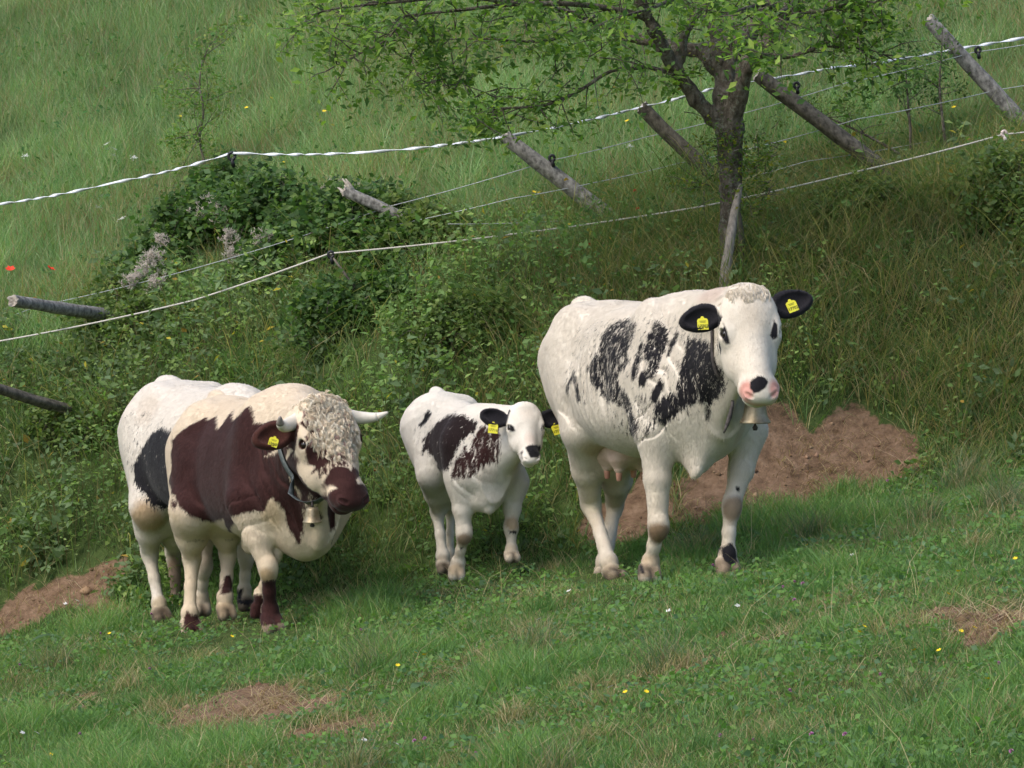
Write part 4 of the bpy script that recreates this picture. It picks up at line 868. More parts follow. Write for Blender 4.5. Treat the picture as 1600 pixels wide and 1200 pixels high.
# ---- the second cow behind the bull
def make_back():
    s = Beast((-1.66, 22.62), R(-64), .0, -.05); u = s.unit = .95; b = s.b
    b.loft([(-.80, 1.08, .84, .05), (-.76, 1.18, .76, .14), (-.66, 1.23, .68, .21), (-.48, 1.25, .62, .30), (-.25, 1.23, .55, .32), (0, 1.22, .50, .33),
            (.2, 1.23, .50, .32), (.38, 1.25, .52, .27), (.52, 1.20, .52, .22), (.64, 1.1, .56, .16), (.70, 1.0, .62, .08)], .05, 2.3)
    for g in (-1, 1):
        b.ell([-.40, g * .17, 1.17], (.10, .05, .05), .09)
        b.ell([-.72, g * .10, 1.08], (.05, .05, .05), .07)
        b.ell([.36, g * .16, 1.0], (.12, .09, .2), .08)
        b.ell([.55, g * .13, .76], (.11, .09, .12), .08)
    b.ell([-.70, 0, 1.215], (.10, .045, .04), .07)
    s.head_frame(470, 690, 1.05, R(0), R(60), R(0), .9)
    b.cone([.4, 0, 1.06], s.hp(0, .04, -.16), .18, .12, .1, sq=((0, 1, 0), .8))
    b.cone([.5, 0, .84], s.hp(0, .2, -.24), .20, .09, .1, sq=((0, 1, 0), .85))
    s.head(1.0, earp=(((-.11, .085, -.085), (-.31, .125, -.10), .066, (.15, .1, 1)), ((.11, .075, -.085), (.31, .1, -.1), .066, (-.15, .1, 1))))
    J = s.J
    s.leg_front(J(318, 800, .38), J(318, 885, .42), J(313, 933, .36), J(313, 956, .38), .95, .17, .40, z0=.72)
    s.leg_front(J(388, 790, .38), J(384, 870, .42), J(382, 923, .40), J(384, 949, .44), .9, .17, .40, z0=.72)
    s.leg_hind([-.52, -.14, .92], J(234, 790, -.30), J(234, 865, -.54), J(248, 943, -.42), J(252, 969, -.36), 1.0)
    s.leg_hind([-.52, .13, .92], J(272, 800, -.38), J(272, 865, -.66), J(276, 938, -.60), J(279, 961, -.54), .92)
    s.finish('white_cow', 'white cow with a black flank patch, mostly hidden behind the brown bull', 'cow')
    tail(s, -.78, 1.22, .8, k=.95)
    udder(s, [-.34, 0, .52], (.14, .13, .10), [(-.24, -.07, .46), (-.34, -.07, .46), (-.24, .07, .46), (-.34, .07, .46)])
    eyes(s, 1.0)
    return s
back = make_back()
coat(back, (.70, .64, .56), STAIN['back'] if 'STAIN' in globals() else [], PATCH['back'] if 'PATCH' in globals() else [], BLACK, mat_coat)

mat_curl2 = mat_curl
def spots(rs, n, u0, u1, n0, n1, round_=True):
    o = []
    while len(o) < n:
        u, v = rs.uniform(u0, u1), rs.uniform(n0, n1)
        if not round_ or ((u - (u0 + u1) / 2) / (u1 - u0) * 2) ** 2 + ((v - (n0 + n1) / 2) / (n1 - n0) * 2) ** 2 < 1.15: o.append((u, v))
    return o
_c = [(.80, .70, .54), (.74, .63, .47), (.66, .54, .39), (.86, .78, .63)]
ear_tag(cow, 0, '17702', .50, .42, tilt=-.05); ear_tag(cow, 1, '17702', .48, .25, tilt=-.35)
ear_tag(calf, 0, '17716', .55, 1.25, (.05, .056), .12); ear_tag(calf, 1, '17716', .50, 1.3, (.05, .056), -.3)
ear_tag(bull, 0, '12417', .48, .55, (.048, .05), .35)
_d = _c * 3 + [(.50, .38, .28), (.36, .24, .20)]
curls(cow, 'poll_hair', spots(np.random.RandomState(4), 150, -.10, .10, -.03, .06), .03, 0, .0012, [(.80, .71, .58), (.76, .66, .52)], 2, (0, 1, 0), .18)
curls(bull, 'forelock', spots(np.random.RandomState(6), 430, -.128, .128, -.03, .32), .045, .8, .0013, _d, 7, (0, 1, 0), .35, wide=.0065, strands=11)
curls(bull, 'crown_curls', spots(np.random.RandomState(8), 130, -.12, .12, -.05, .10), .045, .7, .0013, _c, 9, (0, .8, .0), .4, wide=.009, strands=11)
fur(cow, 34000, .021, .0020, mat_coat, 1); fur(calf, 50000, .016, .0018, mat_coat, 2); fur(bull, 34000, .022, .0020, mat_coat, 3); fur(back, 22000, .020, .0022, mat_coat, 4)
bp_ = cow.J(1180, 622, .98)
cm = collar(cow, cow.hp(0, -.06, -.24), bp_ + [0, 0, .02], .17, .020, mat_strap, bury=cow.hp(0, .11, -.1)[2])
tp = [cow.W(cow.J(x, y, 1.0)) for x, y in ((1146, 618), (1144, 635), (1140, 652), (1135, 666), (1131, 677))]
bell(cow, cow.W(bp_), .098, cm, mat_strap, 'wide dull metal bell on a dark strap under the chin of the large white cow', 'cow bell', 'cow_bell', tp)
bp_ = bull.J(488, 792, .99)
cm = collar(bull, bull.hp(0, -.02, -.26), bp_ + [-.02, 0, .02], .16, .05, mat_strap2, bury=bull.hp(0, .14, -.1)[2])
bell(bull, bull.W(bp_), .064, cm, mat_strap2, 'small metal bell on a grey strap under the jaw of the brown bull', 'cow bell', 'cow_bell')
for nm, g in (('cow', cow), ('calf', calf), ('bull', bull), ('back', back)):
    pass
# ------------------------------------------------------------------ terrain
rng = np.random.RandomState(11)
DIRTS = []
for px, py, rx, ry, st in ((1270, 738, .60, .34, 1.0), (1130, 775, .52, .36, 1.0), (1010, 800, .40, .26, 1.0), (1345, 680, .38, .36, 1.0), (1230, 700, .3, .3, .8), (400, 1115, .42, .55, .95), (540, 1140, .32, .4, .85), (330, 1100, .25, .3, .7), (60, 1125, .35, .3, .8),
                           (40, 968, .45, .16, .9), (170, 962, .35, .14, .8), (1560, 975, .28, .5, .9), (1190, 1000, .25, .35, .5), (1400, 985, .3, .3, .45), (1040, 1050, .3, .35, .4), (700, 1060, .3, .3, .3)):
    g = ground_at(px, py); DIRTS.append((g[0], g[1], rx, ry, st))
def dirt(x, y):
    x = np.asarray(x, float); y = np.asarray(y, float); m = np.zeros(x.shape); n = fbm(x * 3.4, y * 3.0, 21, 4)
    for cx, cy, rx, ry, st in DIRTS:
        d = np.sqrt(((x - cx) / rx) ** 2 + ((y - cy) / ry) ** 2)
        m = np.maximum(m, st * sstep(1.12, .72, d + (n - .5) * 2.2))
    return m
def ground_mesh():
    xs = np.concatenate([np.linspace(-160, -8, 20)[:-1], np.linspace(-8, 8, 321), np.linspace(8, 160, 20)[1:]])
    ys = np.concatenate([np.linspace(-8, 11, 20)[:-1], np.linspace(11, 33, 441), np.linspace(33, 330, 30)[1:]])
    X, Y = np.meshgrid(xs, ys, indexing='ij'); Zs = H(X, Y)
    far = sstep(9, 60, np.abs(X)); Zs = Zs - .19 * X * far
    V = np.stack([X, Y, Zs], -1).reshape(-1, 3); ny = len(ys); i = np.arange(len(xs) - 1)[:, None] * ny + np.arange(ny - 1)
    Q = np.stack([i, i + ny, i + ny + 1, i + 1], -1).reshape(-1, 4)
    me = mesh_from(V, quads=Q); vflt(me, 'dirt', dirt(X, Y).ravel()); vflt(me, 'meadow', sstep(1.9, 2.8, Y - foot(X)).ravel())
    m, nt, b = material('soil and short turf', .95, .1); L = nt.links; tc = nd(nt, 'ShaderNodeTexCoord').outputs['Object']
    n1 = nz(nt, tc, 4, 6, .65); n2 = nz(nt, tc, 45, 4, .7); n3 = nz(nt, tc, 14, 5, .7)
    soil = ramp(nt, n3, [(.28, (.07, .044, .028)), (.5, (.175, .112, .072)), (.75, (.28, .19, .13))])
    straw = ramp(nt, n2, [(.55, (0, 0, 0)), (.72, (.5, .5, .5))])
    soil = mixc(nt, straw, soil, (.24, .17, .10))
    turf = ramp(nt, n3, [(.3, (.035, .055, .018)), (.7, (.08, .12, .035))])
    mead = ramp(nt, n3, [(.3, (.07, .11, .035)), (.7, (.14, .19, .06))])
    at = nd(nt, 'ShaderNodeAttribute', attribute_name='dirt'); am = nd(nt, 'ShaderNodeAttribute', attribute_name='meadow')
    col = mixc(nt, am.outputs['Fac'], turf, mead); dm = nd(nt, 'ShaderNodeMapRange'); dm.inputs['From Min'].default_value = .38; dm.inputs['From Max'].default_value = .62; L.new(mth(nt, 'ADD', at.outputs['Fac'], mth(nt, 'MULTIPLY', mth(nt, 'SUBTRACT', n3, .5), 1.6)), dm.inputs['Value']); col = mixc(nt, dm.outputs[0], col, soil)
    L.new(col, b.inputs['Base Color']); bp = nd(nt, 'ShaderNodeBump'); bp.inputs['Strength'].default_value = .8; bp.inputs['Distance'].default_value = .03
    L.new(mth(nt, 'ADD', n3, mth(nt, 'MULTIPLY', n2, .5)), bp.inputs['Height']); L.new(bp.outputs[0], b.inputs['Normal'])
    o = link('ground', me, None, m); tag(o, kind='structure')
ground_mesh()
# ------------------------------------------------------------------ leaf and blade stuff
def leaf_mat(name, rough=.55, trans=.45, spec=.3):
    m = bpy.data.materials.new(name); m.use_nodes = True; nt = m.node_tree; b = nt.nodes['Principled BSDF']; out = nt.nodes['Material Output']
    b.inputs['Roughness'].default_value = rough; b.inputs['Specular IOR Level'].default_value = spec
    a = nd(nt, 'ShaderNodeAttribute', attribute_name='tone').outputs['Color']; nt.links.new(a, b.inputs['Base Color'])
    t = nd(nt, 'ShaderNodeBsdfTranslucent'); nt.links.new(mixc(nt, 1.0, a, (1.1, 1.25, .6), 'MULTIPLY'), t.inputs[0])
    mx = nd(nt, 'ShaderNodeMixShader'); mx.inputs[0].default_value = trans
    nt.links.new(b.outputs[0], mx.inputs[1]); nt.links.new(t.outputs[0], mx.inputs[2]); nt.links.new(mx.outputs[0], out.inputs[0])
    return m
M_leaf = leaf_mat('leaves and blades')
def blades(x, y, h, w, lean, col, seed, z0=None, droop=.35, heading=None):
    """n blades: two quads and a tip each, bending over"""
    r = np.random.RandomState(seed); n = len(x); a = r.uniform(0, 2 * np.pi, n); az = r.uniform(0, 2 * np.pi, n) if heading is None else heading
    z = H(x, y) - .01 if z0 is None else z0
    dx = np.cos(az) * lean; dy = np.sin(az) * lean; wx = np.cos(a) * w / 2; wy = np.sin(a) * w / 2
    dr = r.uniform(0, droop, n)
    def pt(t, k):
        q = t ** 1.8
        return np.stack([x + dx * h * q + wx * k, y + dy * h * q + wy * k, z + h * (t - dr * lean * t ** 3)], 1)
    V = np.stack([pt(0, 1), pt(0, -1), pt(.45, .85), pt(.45, -.85), pt(.8, .5), pt(.8, -.5), pt(1, 0)], 1).reshape(-1, 3)
    i = np.arange(n)[:, None] * 7
    Q = np.concatenate([i + [0, 1, 3, 2], i + [2, 3, 5, 4]]); T = i + [4, 5, 6]
    return V, Q, T, np.repeat(col, 7, 0)
def leaves(P0, size, up, col, seed, ratio=.6):
    """n pointed leaves folded along the midrib at points P0"""
    r = np.random.RandomState(seed); n = len(P0); d = r.normal(0, 1, (n, 3)); d[:, 2] = d[:, 2] * .6 + .15; d /= np.linalg.norm(d, axis=1)[:, None]
    u = r.normal(0, .55, (n, 3)) + up; sdir = np.cross(d, u); sdir /= np.linalg.norm(sdir, axis=1)[:, None] + 1e-9; nn = np.cross(sdir, d)
    s = (size * r.uniform(.45, 1.45, n))[:, None]
    a = P0; c = P0 + d * s * .5 - nn * s * .10; e = P0 + d * s - nn * s * .22
    l = P0 + d * s * .45 + sdir * s * ratio * .5; rr = P0 + d * s * .45 - sdir * s * ratio * .5
    V = np.stack([a, l, e, rr, c], 1).reshape(-1, 3); i = np.arange(n)[:, None] * 5
    T = np.concatenate([i + [0, 1, 4], i + [1, 2, 4], i + [2, 3, 4], i + [3, 0, 4]])
    return V, None, T, np.repeat(col, 5, 0)
def join(parts):
    V = []; Q = []; T = []; Cc = []; o = 0
    for v, q, t, c in parts:
        V.append(v); Cc.append(c)
        if q is not None: Q.append(q + o)
        if t is not None: T.append(t + o)
        o += len(v)
    me = mesh_from(np.concatenate(V), quads=np.concatenate(Q) if Q else None, tris=np.concatenate(T) if T else None)
    vcol(me, 'tone', np.concatenate(Cc)); return me
def pal(cols, n, r, var=.18, wts=None):
    c = np.array(cols)[r.choice(len(cols), n, p=wts)]
    return np.clip(c * r.uniform(1 - var, 1 + var, (n, 1)) * r.uniform(.94, 1.06, (n, 3)), 0, 1)
GREENS = [(.145, .27, .075), (.18, .32, .09), (.12, .225, .07), (.235, .35, .11), (.14, .26, .10)]
DRY = [(.40, .34, .18), (.48, .41, .24), (.30, .25, .13)]
def frustum_points(n, y0, y1, r, marg=1.25):
    u = r.uniform(0, 1, n); y = np.sqrt(y0 * y0 + u * (y1 * y1 - y0 * y0)); x = r.uniform(-1, 1, n) * .125 * y * marg; return x, y
FEET = [b_.W(f_) for n_ in ('cow', 'calf', 'bull', 'back') if n_ in globals() for b_ in (globals()[n_],) for f_ in b_.feet]
def trod(x, y):
    m = np.ones(np.shape(x))
    for f_ in FEET: m = np.minimum(m, .28 + .72 * sstep(.10, .34, np.hypot(x - f_[0], (y - f_[1] + .28) * .38)))
    return m
# short grazed turf
def pasture():
    r = np.random.RandomState(1); parts = []
    x, y = frustum_points(330000, 12.6, 24.2, r); t = y - foot(x); d = dirt(x, y)
    edge = t + (fbm(x * 3, y * 3, 5) - .5) * .5
    k = (edge < .25) & (r.uniform(0, 1, len(x)) > d * (.55 + .6 * sstep(.40, .52, fbm(x * 7, y * 5, 35, 2)))) ; x, y, d = x[k], y[k], d[k]; n = len(x)
    pt = fbm(x * 1.3, y * 1.0, 31, 3); tf = fbm(x * 5, y * 4, 33, 2)
    h = (.028 + .042 * tf + .09 * sstep(.55, .75, pt)) * r.uniform(.6, 1.35, n) * (1 - .5 * d) * trod(x, y)
    c = pal(GREENS, n, r); dry = r.uniform(0, 1, n) < .08 + .28 * sstep(.5, .3, pt) + .3 * (d > .15); c[dry] = pal(DRY, dry.sum(), r)
    c *= (1 + (pt - .5) * .5)[:, None]
    parts.append(blades(x, y, h, r.uniform(.003, .0055, n), r.uniform(.2, 1.1, n), c, 2))
    x, y = frustum_points(60000, 12.6, 23.5, r); t = y - foot(x); q = fbm(x * 3.2, y * 2.6, 41, 3); k = (t < .1) & (q > .46) & (dirt(x, y) < .35); x, y, q = x[k], y[k], q[k]; n = len(x)
    P0 = np.stack([x, y, H(x, y) + r.uniform(.01, .06, n)], 1)
    parts.append(leaves(P0, .026, [0, -.25, 1.2], pal([(.12, .24, .06), (.16, .30, .07), (.11, .21, .09)], n, r), 3, .75))   # clover and plantain
    # rank tufts the cattle left standing, and dry ones
    for k_, (num, cols, h0, h1) in enumerate(((90, [(.10, .21, .06), (.13, .25, .07)], .07, .15), (60, DRY + [(.20, .24, .10)], .05, .12), (26, [(.12, .19, .09), (.30, .27, .15)], .12, .24))):
        tx, ty = frustum_points(num, 12.8, 22.5, r); K = 130; x = (tx[:, None] + r.normal(0, .05, (num, K))).ravel(); y = (ty[:, None] + r.normal(0, .05, (num, K))).ravel(); k = (dirt(x, y) < .6) & (y - foot(x) < .1); x, y = x[k], y[k]; n = len(x)
        parts.append(blades(x, y, r.uniform(h0, h1, n) * trod(x, y), r.uniform(.003, .005, n), r.uniform(.3, 1.1, n), pal(cols, n, r), 40 + k_))
    # long dry stems
    x, y = frustum_points(1500, 12.8, 22, r); k = dirt(x, y) < .6; x, y = x[k], y[k]; n = len(x)
    parts.append(blades(x, y, r.uniform(.10, .30, n), r.uniform(.002, .0035, n), r.uniform(.5, 1.6, n), pal(DRY, n, r), 4, droop=.6))
    o = link('pasture_grass', join(parts), None, M_leaf, smooth=False); tag(o, 'short grazed green turf with clover and dry stems under the cattle', 'grass', kind='stuff')
pasture()
def straw():
    r = np.random.RandomState(5); x, y = frustum_points(150000, 12.6, 24.5, r); d = dirt(x, y); k = r.uniform(0, 1, len(x)) < d * sstep(.35, .6, fbm(x * 3, y * 3, 77, 3)) ; x, y = x[k], y[k]; n = len(x)
    V, Q, T, c = blades(x, y, r.uniform(.03, .14, n), r.uniform(.002, .004, n), r.uniform(.8, 2.2, n), pal([(.40, .30, .18), (.28, .19, .11), (.48, .38, .24), (.2, .13, .08)], n, r), 6, droop=.75)
    x, y = frustum_points(90000, 12.6, 24.5, r); d = dirt(x, y); k = r.uniform(0, 1, len(x)) < d * .35 * sstep(.4, .65, fbm(x * 2.5, y * 2.5, 78, 3)); x, y = x[k], y[k]; n = len(x)
    B2 = blades(x, y, r.uniform(.05, .16, n), r.uniform(.003, .005, n), r.uniform(1.5, 3.0, n), pal([(.50, .40, .26), (.40, .31, .19), (.58, .48, .33)], n, r), 16, droop=.42, heading=r.normal(.25, .5, n) + np.pi * (r.uniform(0, 1, n) < .5))
    o = link('dead_straw', join([(V, Q, T, c), B2]), None, M_leaf, smooth=False); tag(o, 'dead straw and trampled stems lying on the bare brown soil', 'straw', kind='stuff')
straw()
# clods
def clods():
    r = np.random.RandomState(6); x, y = frustum_points(9000, 12.6, 24.5, r); d = dirt(x, y); k = r.uniform(0, 1, len(x)) < d * .9; x, y = x[k], y[k]; n = len(x)
    s = r.uniform(.006, .022, n) * np.where(r.uniform(0, 1, n) < .05, 2.2, 1) * r.uniform(.5, 1.3, n); z = H(x, y)
    base = np.array([(1, 0, 0), (-1, 0, 0), (0, 1, 0), (0, -1, 0), (0, 0, .8), (0, 0, -.8)], float); F8 = np.array([(0, 2, 4), (2, 1, 4), (1, 3, 4), (3, 0, 4), (2, 0, 5), (1, 2, 5), (3, 1, 5), (0, 3, 5)])
    V = np.stack([x, y, z], 1)[:, None] + base[None] * s[:, None, None] * r.uniform(.6, 1.3, (n, 6, 1)); T = (np.arange(n)[:, None, None] * 6 + F8[None]).reshape(-1, 3)
    c = np.repeat(pal([(.19, .12, .075), (.13, .08, .05), (.27, .18, .12)], n, r), 6, 0)
    m, nt, b = material('soil clods', .95, .1); nt.links.new(nd(nt, 'ShaderNodeAttribute', attribute_name='tone').outputs['Color'], b.inputs['Base Color'])
    o = link('soil_clods', join([(V.reshape(-1, 3), None, T, c)]), None, m, smooth=False); tag(o, 'small crumbs and clods of brown soil on the bare patches', 'soil', kind='stuff')
clods()
# tall meadow above the fence
def meadow():
    r = np.random.RandomState(7); parts = []
    x, y = frustum_points(270000, 24.0, 33.5, r, 1.2); t = y - foot(x); k = t > 2.0 + (fbm(x * 2, y * 2, 6) - .5) * .8; x, y, t = x[k], y[k], t[k]; n = len(x)
    p1 = fbm(x * .8, y * .6, 51, 3); p2 = fbm(x * 3.5, y * 2.5, 52, 3)
    h = (.10 + .16 * p2 + .06 * p1) * r.uniform(.6, 1.3, n)
    c = pal([(.22, .36, .15), (.27, .40, .18), (.18, .31, .125), (.33, .42, .22)], n, r, .2)
    dry = r.uniform(0, 1, n) < .08 + .30 * sstep(.42, .68, fbm(x * 1.1, y * 1.6, 55, 3)); c[dry] = pal([(.40, .35, .18), (.34, .34, .16), (.34, .24, .14)], dry.sum(), r)
    c *= (1 + (p2 - .5) * .7 + (p1 - .5) * .4)[:, None]
    parts.append(blades(x, y, h, r.uniform(.0035, .0065, n), r.uniform(.2, .9, n), c, 8))
    x, y = frustum_points(14000, 24.3, 33.5, r, 1.2); k = (y - foot(x)) > 2.2; x, y = x[k], y[k]; n = len(x)
    parts.append(blades(x, y, r.uniform(.25, .42, n), r.uniform(.002, .004, n), r.uniform(.1, .5, n), pal([(.42, .39, .23), (.28, .33, .14), (.36, .27, .17)], n, r), 9))
    x, y = frustum_points(26000, 24.3, 33.5, r, 1.2); q = fbm(x * 2.2, y * 2.2, 57, 3); k = ((y - foot(x)) > 2.1) & (q > .5); x, y = x[k], y[k]; n = len(x)
    parts.append(leaves(np.stack([x, y, H(x, y) + r.uniform(.04, .18, n)], 1), .04, [0, -.2, 1], pal([(.10, .23, .06), (.08, .19, .06)], n, r), 10, .6))
    o = link('meadow_grass', join(parts), None, M_leaf, smooth=False); tag(o, 'tall light green meadow grass on the slope above the fence', 'grass', kind='stuff')
meadow()
# undergrowth of the bank
def bank():
    r = np.random.RandomState(12); parts = []
    x, y = frustum_points(15000, 21.2, 28.0, r, 1.25); t = y - foot(x); d = dirt(x, y)
    lim = fbm(x * 1.6, y * 1.6, 61, 3)
    k = (t > .05 + (lim - .5) * .5) & (t < 2.75 + (lim - .5) * .9) & (d < .25 + .2 * r.uniform(0, 1, len(x)) + .45 * sstep(.55, .72, fbm(x * 5, y * 5, 36, 2))); x, y, t = x[k], y[k], t[k]
    n = len(x); zone = fbm(x * 1.1, y * 1.3, 63, 3) + .10 * np.clip(x, -2.5, 2.5)        # low: leafy, high: grassy
    hh = (.06 + .50 * sstep(.25, .75, fbm(x * 2.1, y * 2.1, 65, 3))) * sstep(-.1, .5, t) * r.uniform(.6, 1.2, n) * (1 - .45 * sstep(1.9, 2.7, t))
    # leafy stems
    lf = r.uniform(0, 1, n) < np.clip(1.15 - zone * 1.1, .2, .95); xs, ys, hs = x[lf], y[lf], hh[lf]; m = len(xs); K = 15
    tt = r.uniform(.1, 1, (m, K)); az = r.uniform(0, 6.28, m); ln = r.uniform(0, .5, m); rad = r.uniform(.02, .07, (m, K)); ra = r.uniform(0, 6.28, (m, K))
    P0 = np.stack([xs[:, None] + np.cos(az)[:, None] * ln[:, None] * hs[:, None] * tt ** 2 + rad * np.cos(ra), ys[:, None] + np.sin(az)[:, None] * ln[:, None] * hs[:, None] * tt ** 2 + rad * np.sin(ra), H(xs, ys)[:, None] + hs[:, None] * tt], -1).reshape(-1, 3)
    sp = np.clip((fbm(xs * 2.6, ys * 2.6, 68, 2) * 8 - 2 + r.normal(0, .8, m)), 0, 3).astype(int); pc = np.array([(.12, .21, .065), (.165, .275, .08), (.24, .34, .10), (.15, .225, .10)])[sp] * (1 + (fbm(xs * 1.5, ys * 1.5, 67, 2) - .5)[:, None] * .9)
    col = np.repeat(pc, K, 0) * r.uniform(.8, 1.25, (m * K, 1)); ye = r.uniform(0, 1, m * K) < .012; col[ye] = pal([(.5, .42, .05), (.42, .28, .06)], ye.sum(), r)
    sz = np.repeat(np.array([.028, .038, .032, .046])[sp] * r.uniform(.7, 1.3, m), K)
    parts.append(leaves(P0, sz, [0, -.45, 1], col, 13, .55))
    # stems
    parts.append(blades(xs, ys, hs * 1.02, np.full(m, .004), r.uniform(.1, .5, m), pal([(.12, .15, .06), (.17, .14, .07)], m, r), 14))
    # rough grass
    x2, y2 = frustum_points(150000, 21.2, 28.0, r, 1.25); t2 = y2 - foot(x2); d2 = dirt(x2, y2); z2 = fbm(x2 * 1.1, y2 * 1.3, 63, 3) + .10 * np.clip(x2, -2.5, 2.5)
    k = (t2 > -.05) & (t2 < 3.0) & (d2 < .45 + .45 * sstep(.50, .68, fbm(x2 * 5, y2 * 5, 36, 2))) & (r.uniform(0, 1, len(x2)) < np.clip(.30 + (z2 - .45) * 2.2, .16, 1)); x2, y2, t2, z2 = x2[k], y2[k], t2[k], z2[k]; m = len(x2)
    tf = fbm(x2 * 4, y2 * 4, 69, 2); h2 = (.08 + .30 * tf) * r.uniform(.5, 1.3, m) * sstep(-.3, .6, t2) * (1 - .35 * sstep(2.2, 2.9, t2)) + .04
    c = pal([(.14, .235, .08), (.175, .27, .09), (.11, .195, .065), (.22, .30, .11)], m, r, .22); dr = r.uniform(0, 1, m) < np.clip(.14 + (z2 - .5) * 1.1, .10, .48); c[dr] = pal([(.38, .31, .15), (.30, .28, .11), (.45, .38, .2)], dr.sum(), r)
    parts.append(blades(x2, y2, h2, r.uniform(.0035, .007, m), r.uniform(.3, 1.5, m), c, 15, droop=.6))
    # long arching grasses hanging over the right half of the bank
    x3, y3 = frustum_points(40000, 21.2, 27.0, r, 1.25); t3 = y3 - foot(x3); q3 = fbm(x3 * 2.0, y3 * 2.0, 81, 3)
    k = (t3 > .35) & (t3 < 2.9) & (dirt(x3, y3) < .6) & (q3 > .43) & (r.uniform(0, 1, len(x3)) < np.clip(.40 + .35 * (x3 + .2), .30, 1)); x3, y3 = x3[k], y3[k]; m = len(x3)
    c = pal([(.17, .23, .07), (.13, .19, .055), (.36, .33, .16), (.46, .38, .2), (.30, .25, .12)], m, r, .2)
    parts.append(blades(x3, y3, r.uniform(.22, .48, m), r.uniform(.004, .007, m), r.uniform(.5, 1.5, m), c, 17, droop=.7, heading=r.normal(-1.9, 1.0, m)))
    o = link('undergrowth', join(parts), None, M_leaf, smooth=False); tag(o, 'tangle of weeds, leafy stems and rough grass covering the bank', 'undergrowth', kind='stuff')
bank()
# ------------------------------------------------------------------ fence
mat_post = simple_mat('weathered post wood', (.09, .085, .08), (.34, .325, .305), 26, .9, .8, stretch=(1.4, 1.4, 1), detail=8)
mat_post2 = simple_mat('dark lichened post wood', (.05, .045, .035), (.17, .15, .12), 24, .9, .8, stretch=(1.4, 1.4, 1), detail=8)
mat_postend = simple_mat('pale split wood', (.28, .24, .20), (.48, .44, .39), 26, .9, .8)
mat_wire = simple_mat('galvanised wire', (.32, .34, .36), (.5, .52, .54), 40, .5, 0)
mat_rope = simple_mat('pale electric rope', (.45, .42, .38), (.66, .63, .58), 300, .7, .2)
mat_tape = simple_mat('white electric tape', (.60, .64, .72), (.80, .83, .88), 60, .5, 0)
mat_ins = simple_mat('black plastic insulator', (.012, .012, .014), (.03, .03, .035), 30, .4, 0)
mat_china = simple_mat('white china insulator', (.7, .55, .53), (.8, .72, .7), 30, .3, 0)
def post(top, base, rad, label, mat, Y=None, ext=.25, flat=1.0, seed=0, dtop=0.0, split=False):
    g = ground_at(*base); Yb = g[1] if Y is None else Y
    a = P(*base, Yb); b = P(*top, Yb + dtop); ax = b - a; L = np.linalg.norm(ax); ax /= L; a = a - ax * ext; L += ext
    r = np.random.RandomState(seed); e1 = np.cross(ax, [0, 1, 0]); e1 /= np.linalg.norm(e1); e2 = np.cross(ax, e1); n = 18; m = 16
    V = []; ph = r.uniform(0, 6.28, 4); am = r.uniform(.02, .07, 4)
    for i in range(m + 1):
        t = i / m; bend = math.sin(t * 3) * .012 * (seed % 3 - 1)
        for k in range(n):
            q = 2 * math.pi * k / n; rr = rad * (1.0 - .16 * t) * (1 + sum(am[j] * math.cos((j + 2) * q + ph[j] + t * 1.3) for j in range(4)) + .10 * (noise2(t * 9, q * 2, seed) - .5) * 2 - .05 * (noise2(q * 5, t * 1.5, seed + 5) > .72))
            up = L * t + (r.uniform(-.012, .012) if i == m else 0)
            V.append(a + ax * up + (e1 * math.cos(q) * flat + e2 * math.sin(q)) * rr + e1 * bend)
    Fc = [(i * n + k, i * n + (k + 1) % n, (i + 1) * n + (k + 1) % n, (i + 1) * n + k) for i in range(m) for k in range(n)]
    root = empty('fence_post', g if Y is None else a, label, 'fence post', 'old leaning wooden fence posts')
    link('wood', mesh_from(V, faces=Fc), root, mat)
    # worn end: irregular chips
    c = len(V); W2 = [V[m * n + k] for k in range(n)]; ctr = a + ax * (L - .006)
    ring = [ctr + (np.array(w) - ctr) * .55 + ax * r.uniform(-.01, .014) for w in W2]
    Vv = W2 + ring + [ctr + ax * r.uniform(-.01, .01)]
    F2 = [(k, (k + 1) % n, n + (k + 1) % n, n + k) for k in range(n)] + [(n + k, n + (k + 1) % n, 2 * n) for k in range(n)]
    link('cut_end', mesh_from(Vv, faces=F2), root, mat_postend)
    if split:
        for j in range(7):
            s0 = ctr + e1 * r.uniform(-.7, .9) * rad + e2 * r.uniform(-.6, .6) * rad - ax * .05
            s1 = s0 + ax * r.uniform(.06, .12) - e1 * r.uniform(-.01, .07); 
            link('splinter', tubes([([s0, (s0 + s1) / 2 + e2 * .006, s1], [.014, .012, .003])], 6), root, mat_postend)
    return root, a + ax * ext, ax, L - ext, Yb
def insulator(at, size=.022, parent=None, mat=None):
    at = np.array(at); ring = [at + np.array([math.cos(q) * size, 0, math.sin(q) * size * 1.15]) for q in np.linspace(0, 2 * math.pi, 15)]
    b = [(ring, .009), ([at + [0, 0, -size], at + [size * .4, 0, -size * 2.2], at + [size * .6, .01, -size * 3.2]], [.009, .011, .012])]
    return link('insulator', tubes(b, 8), parent, mat or mat_ins)
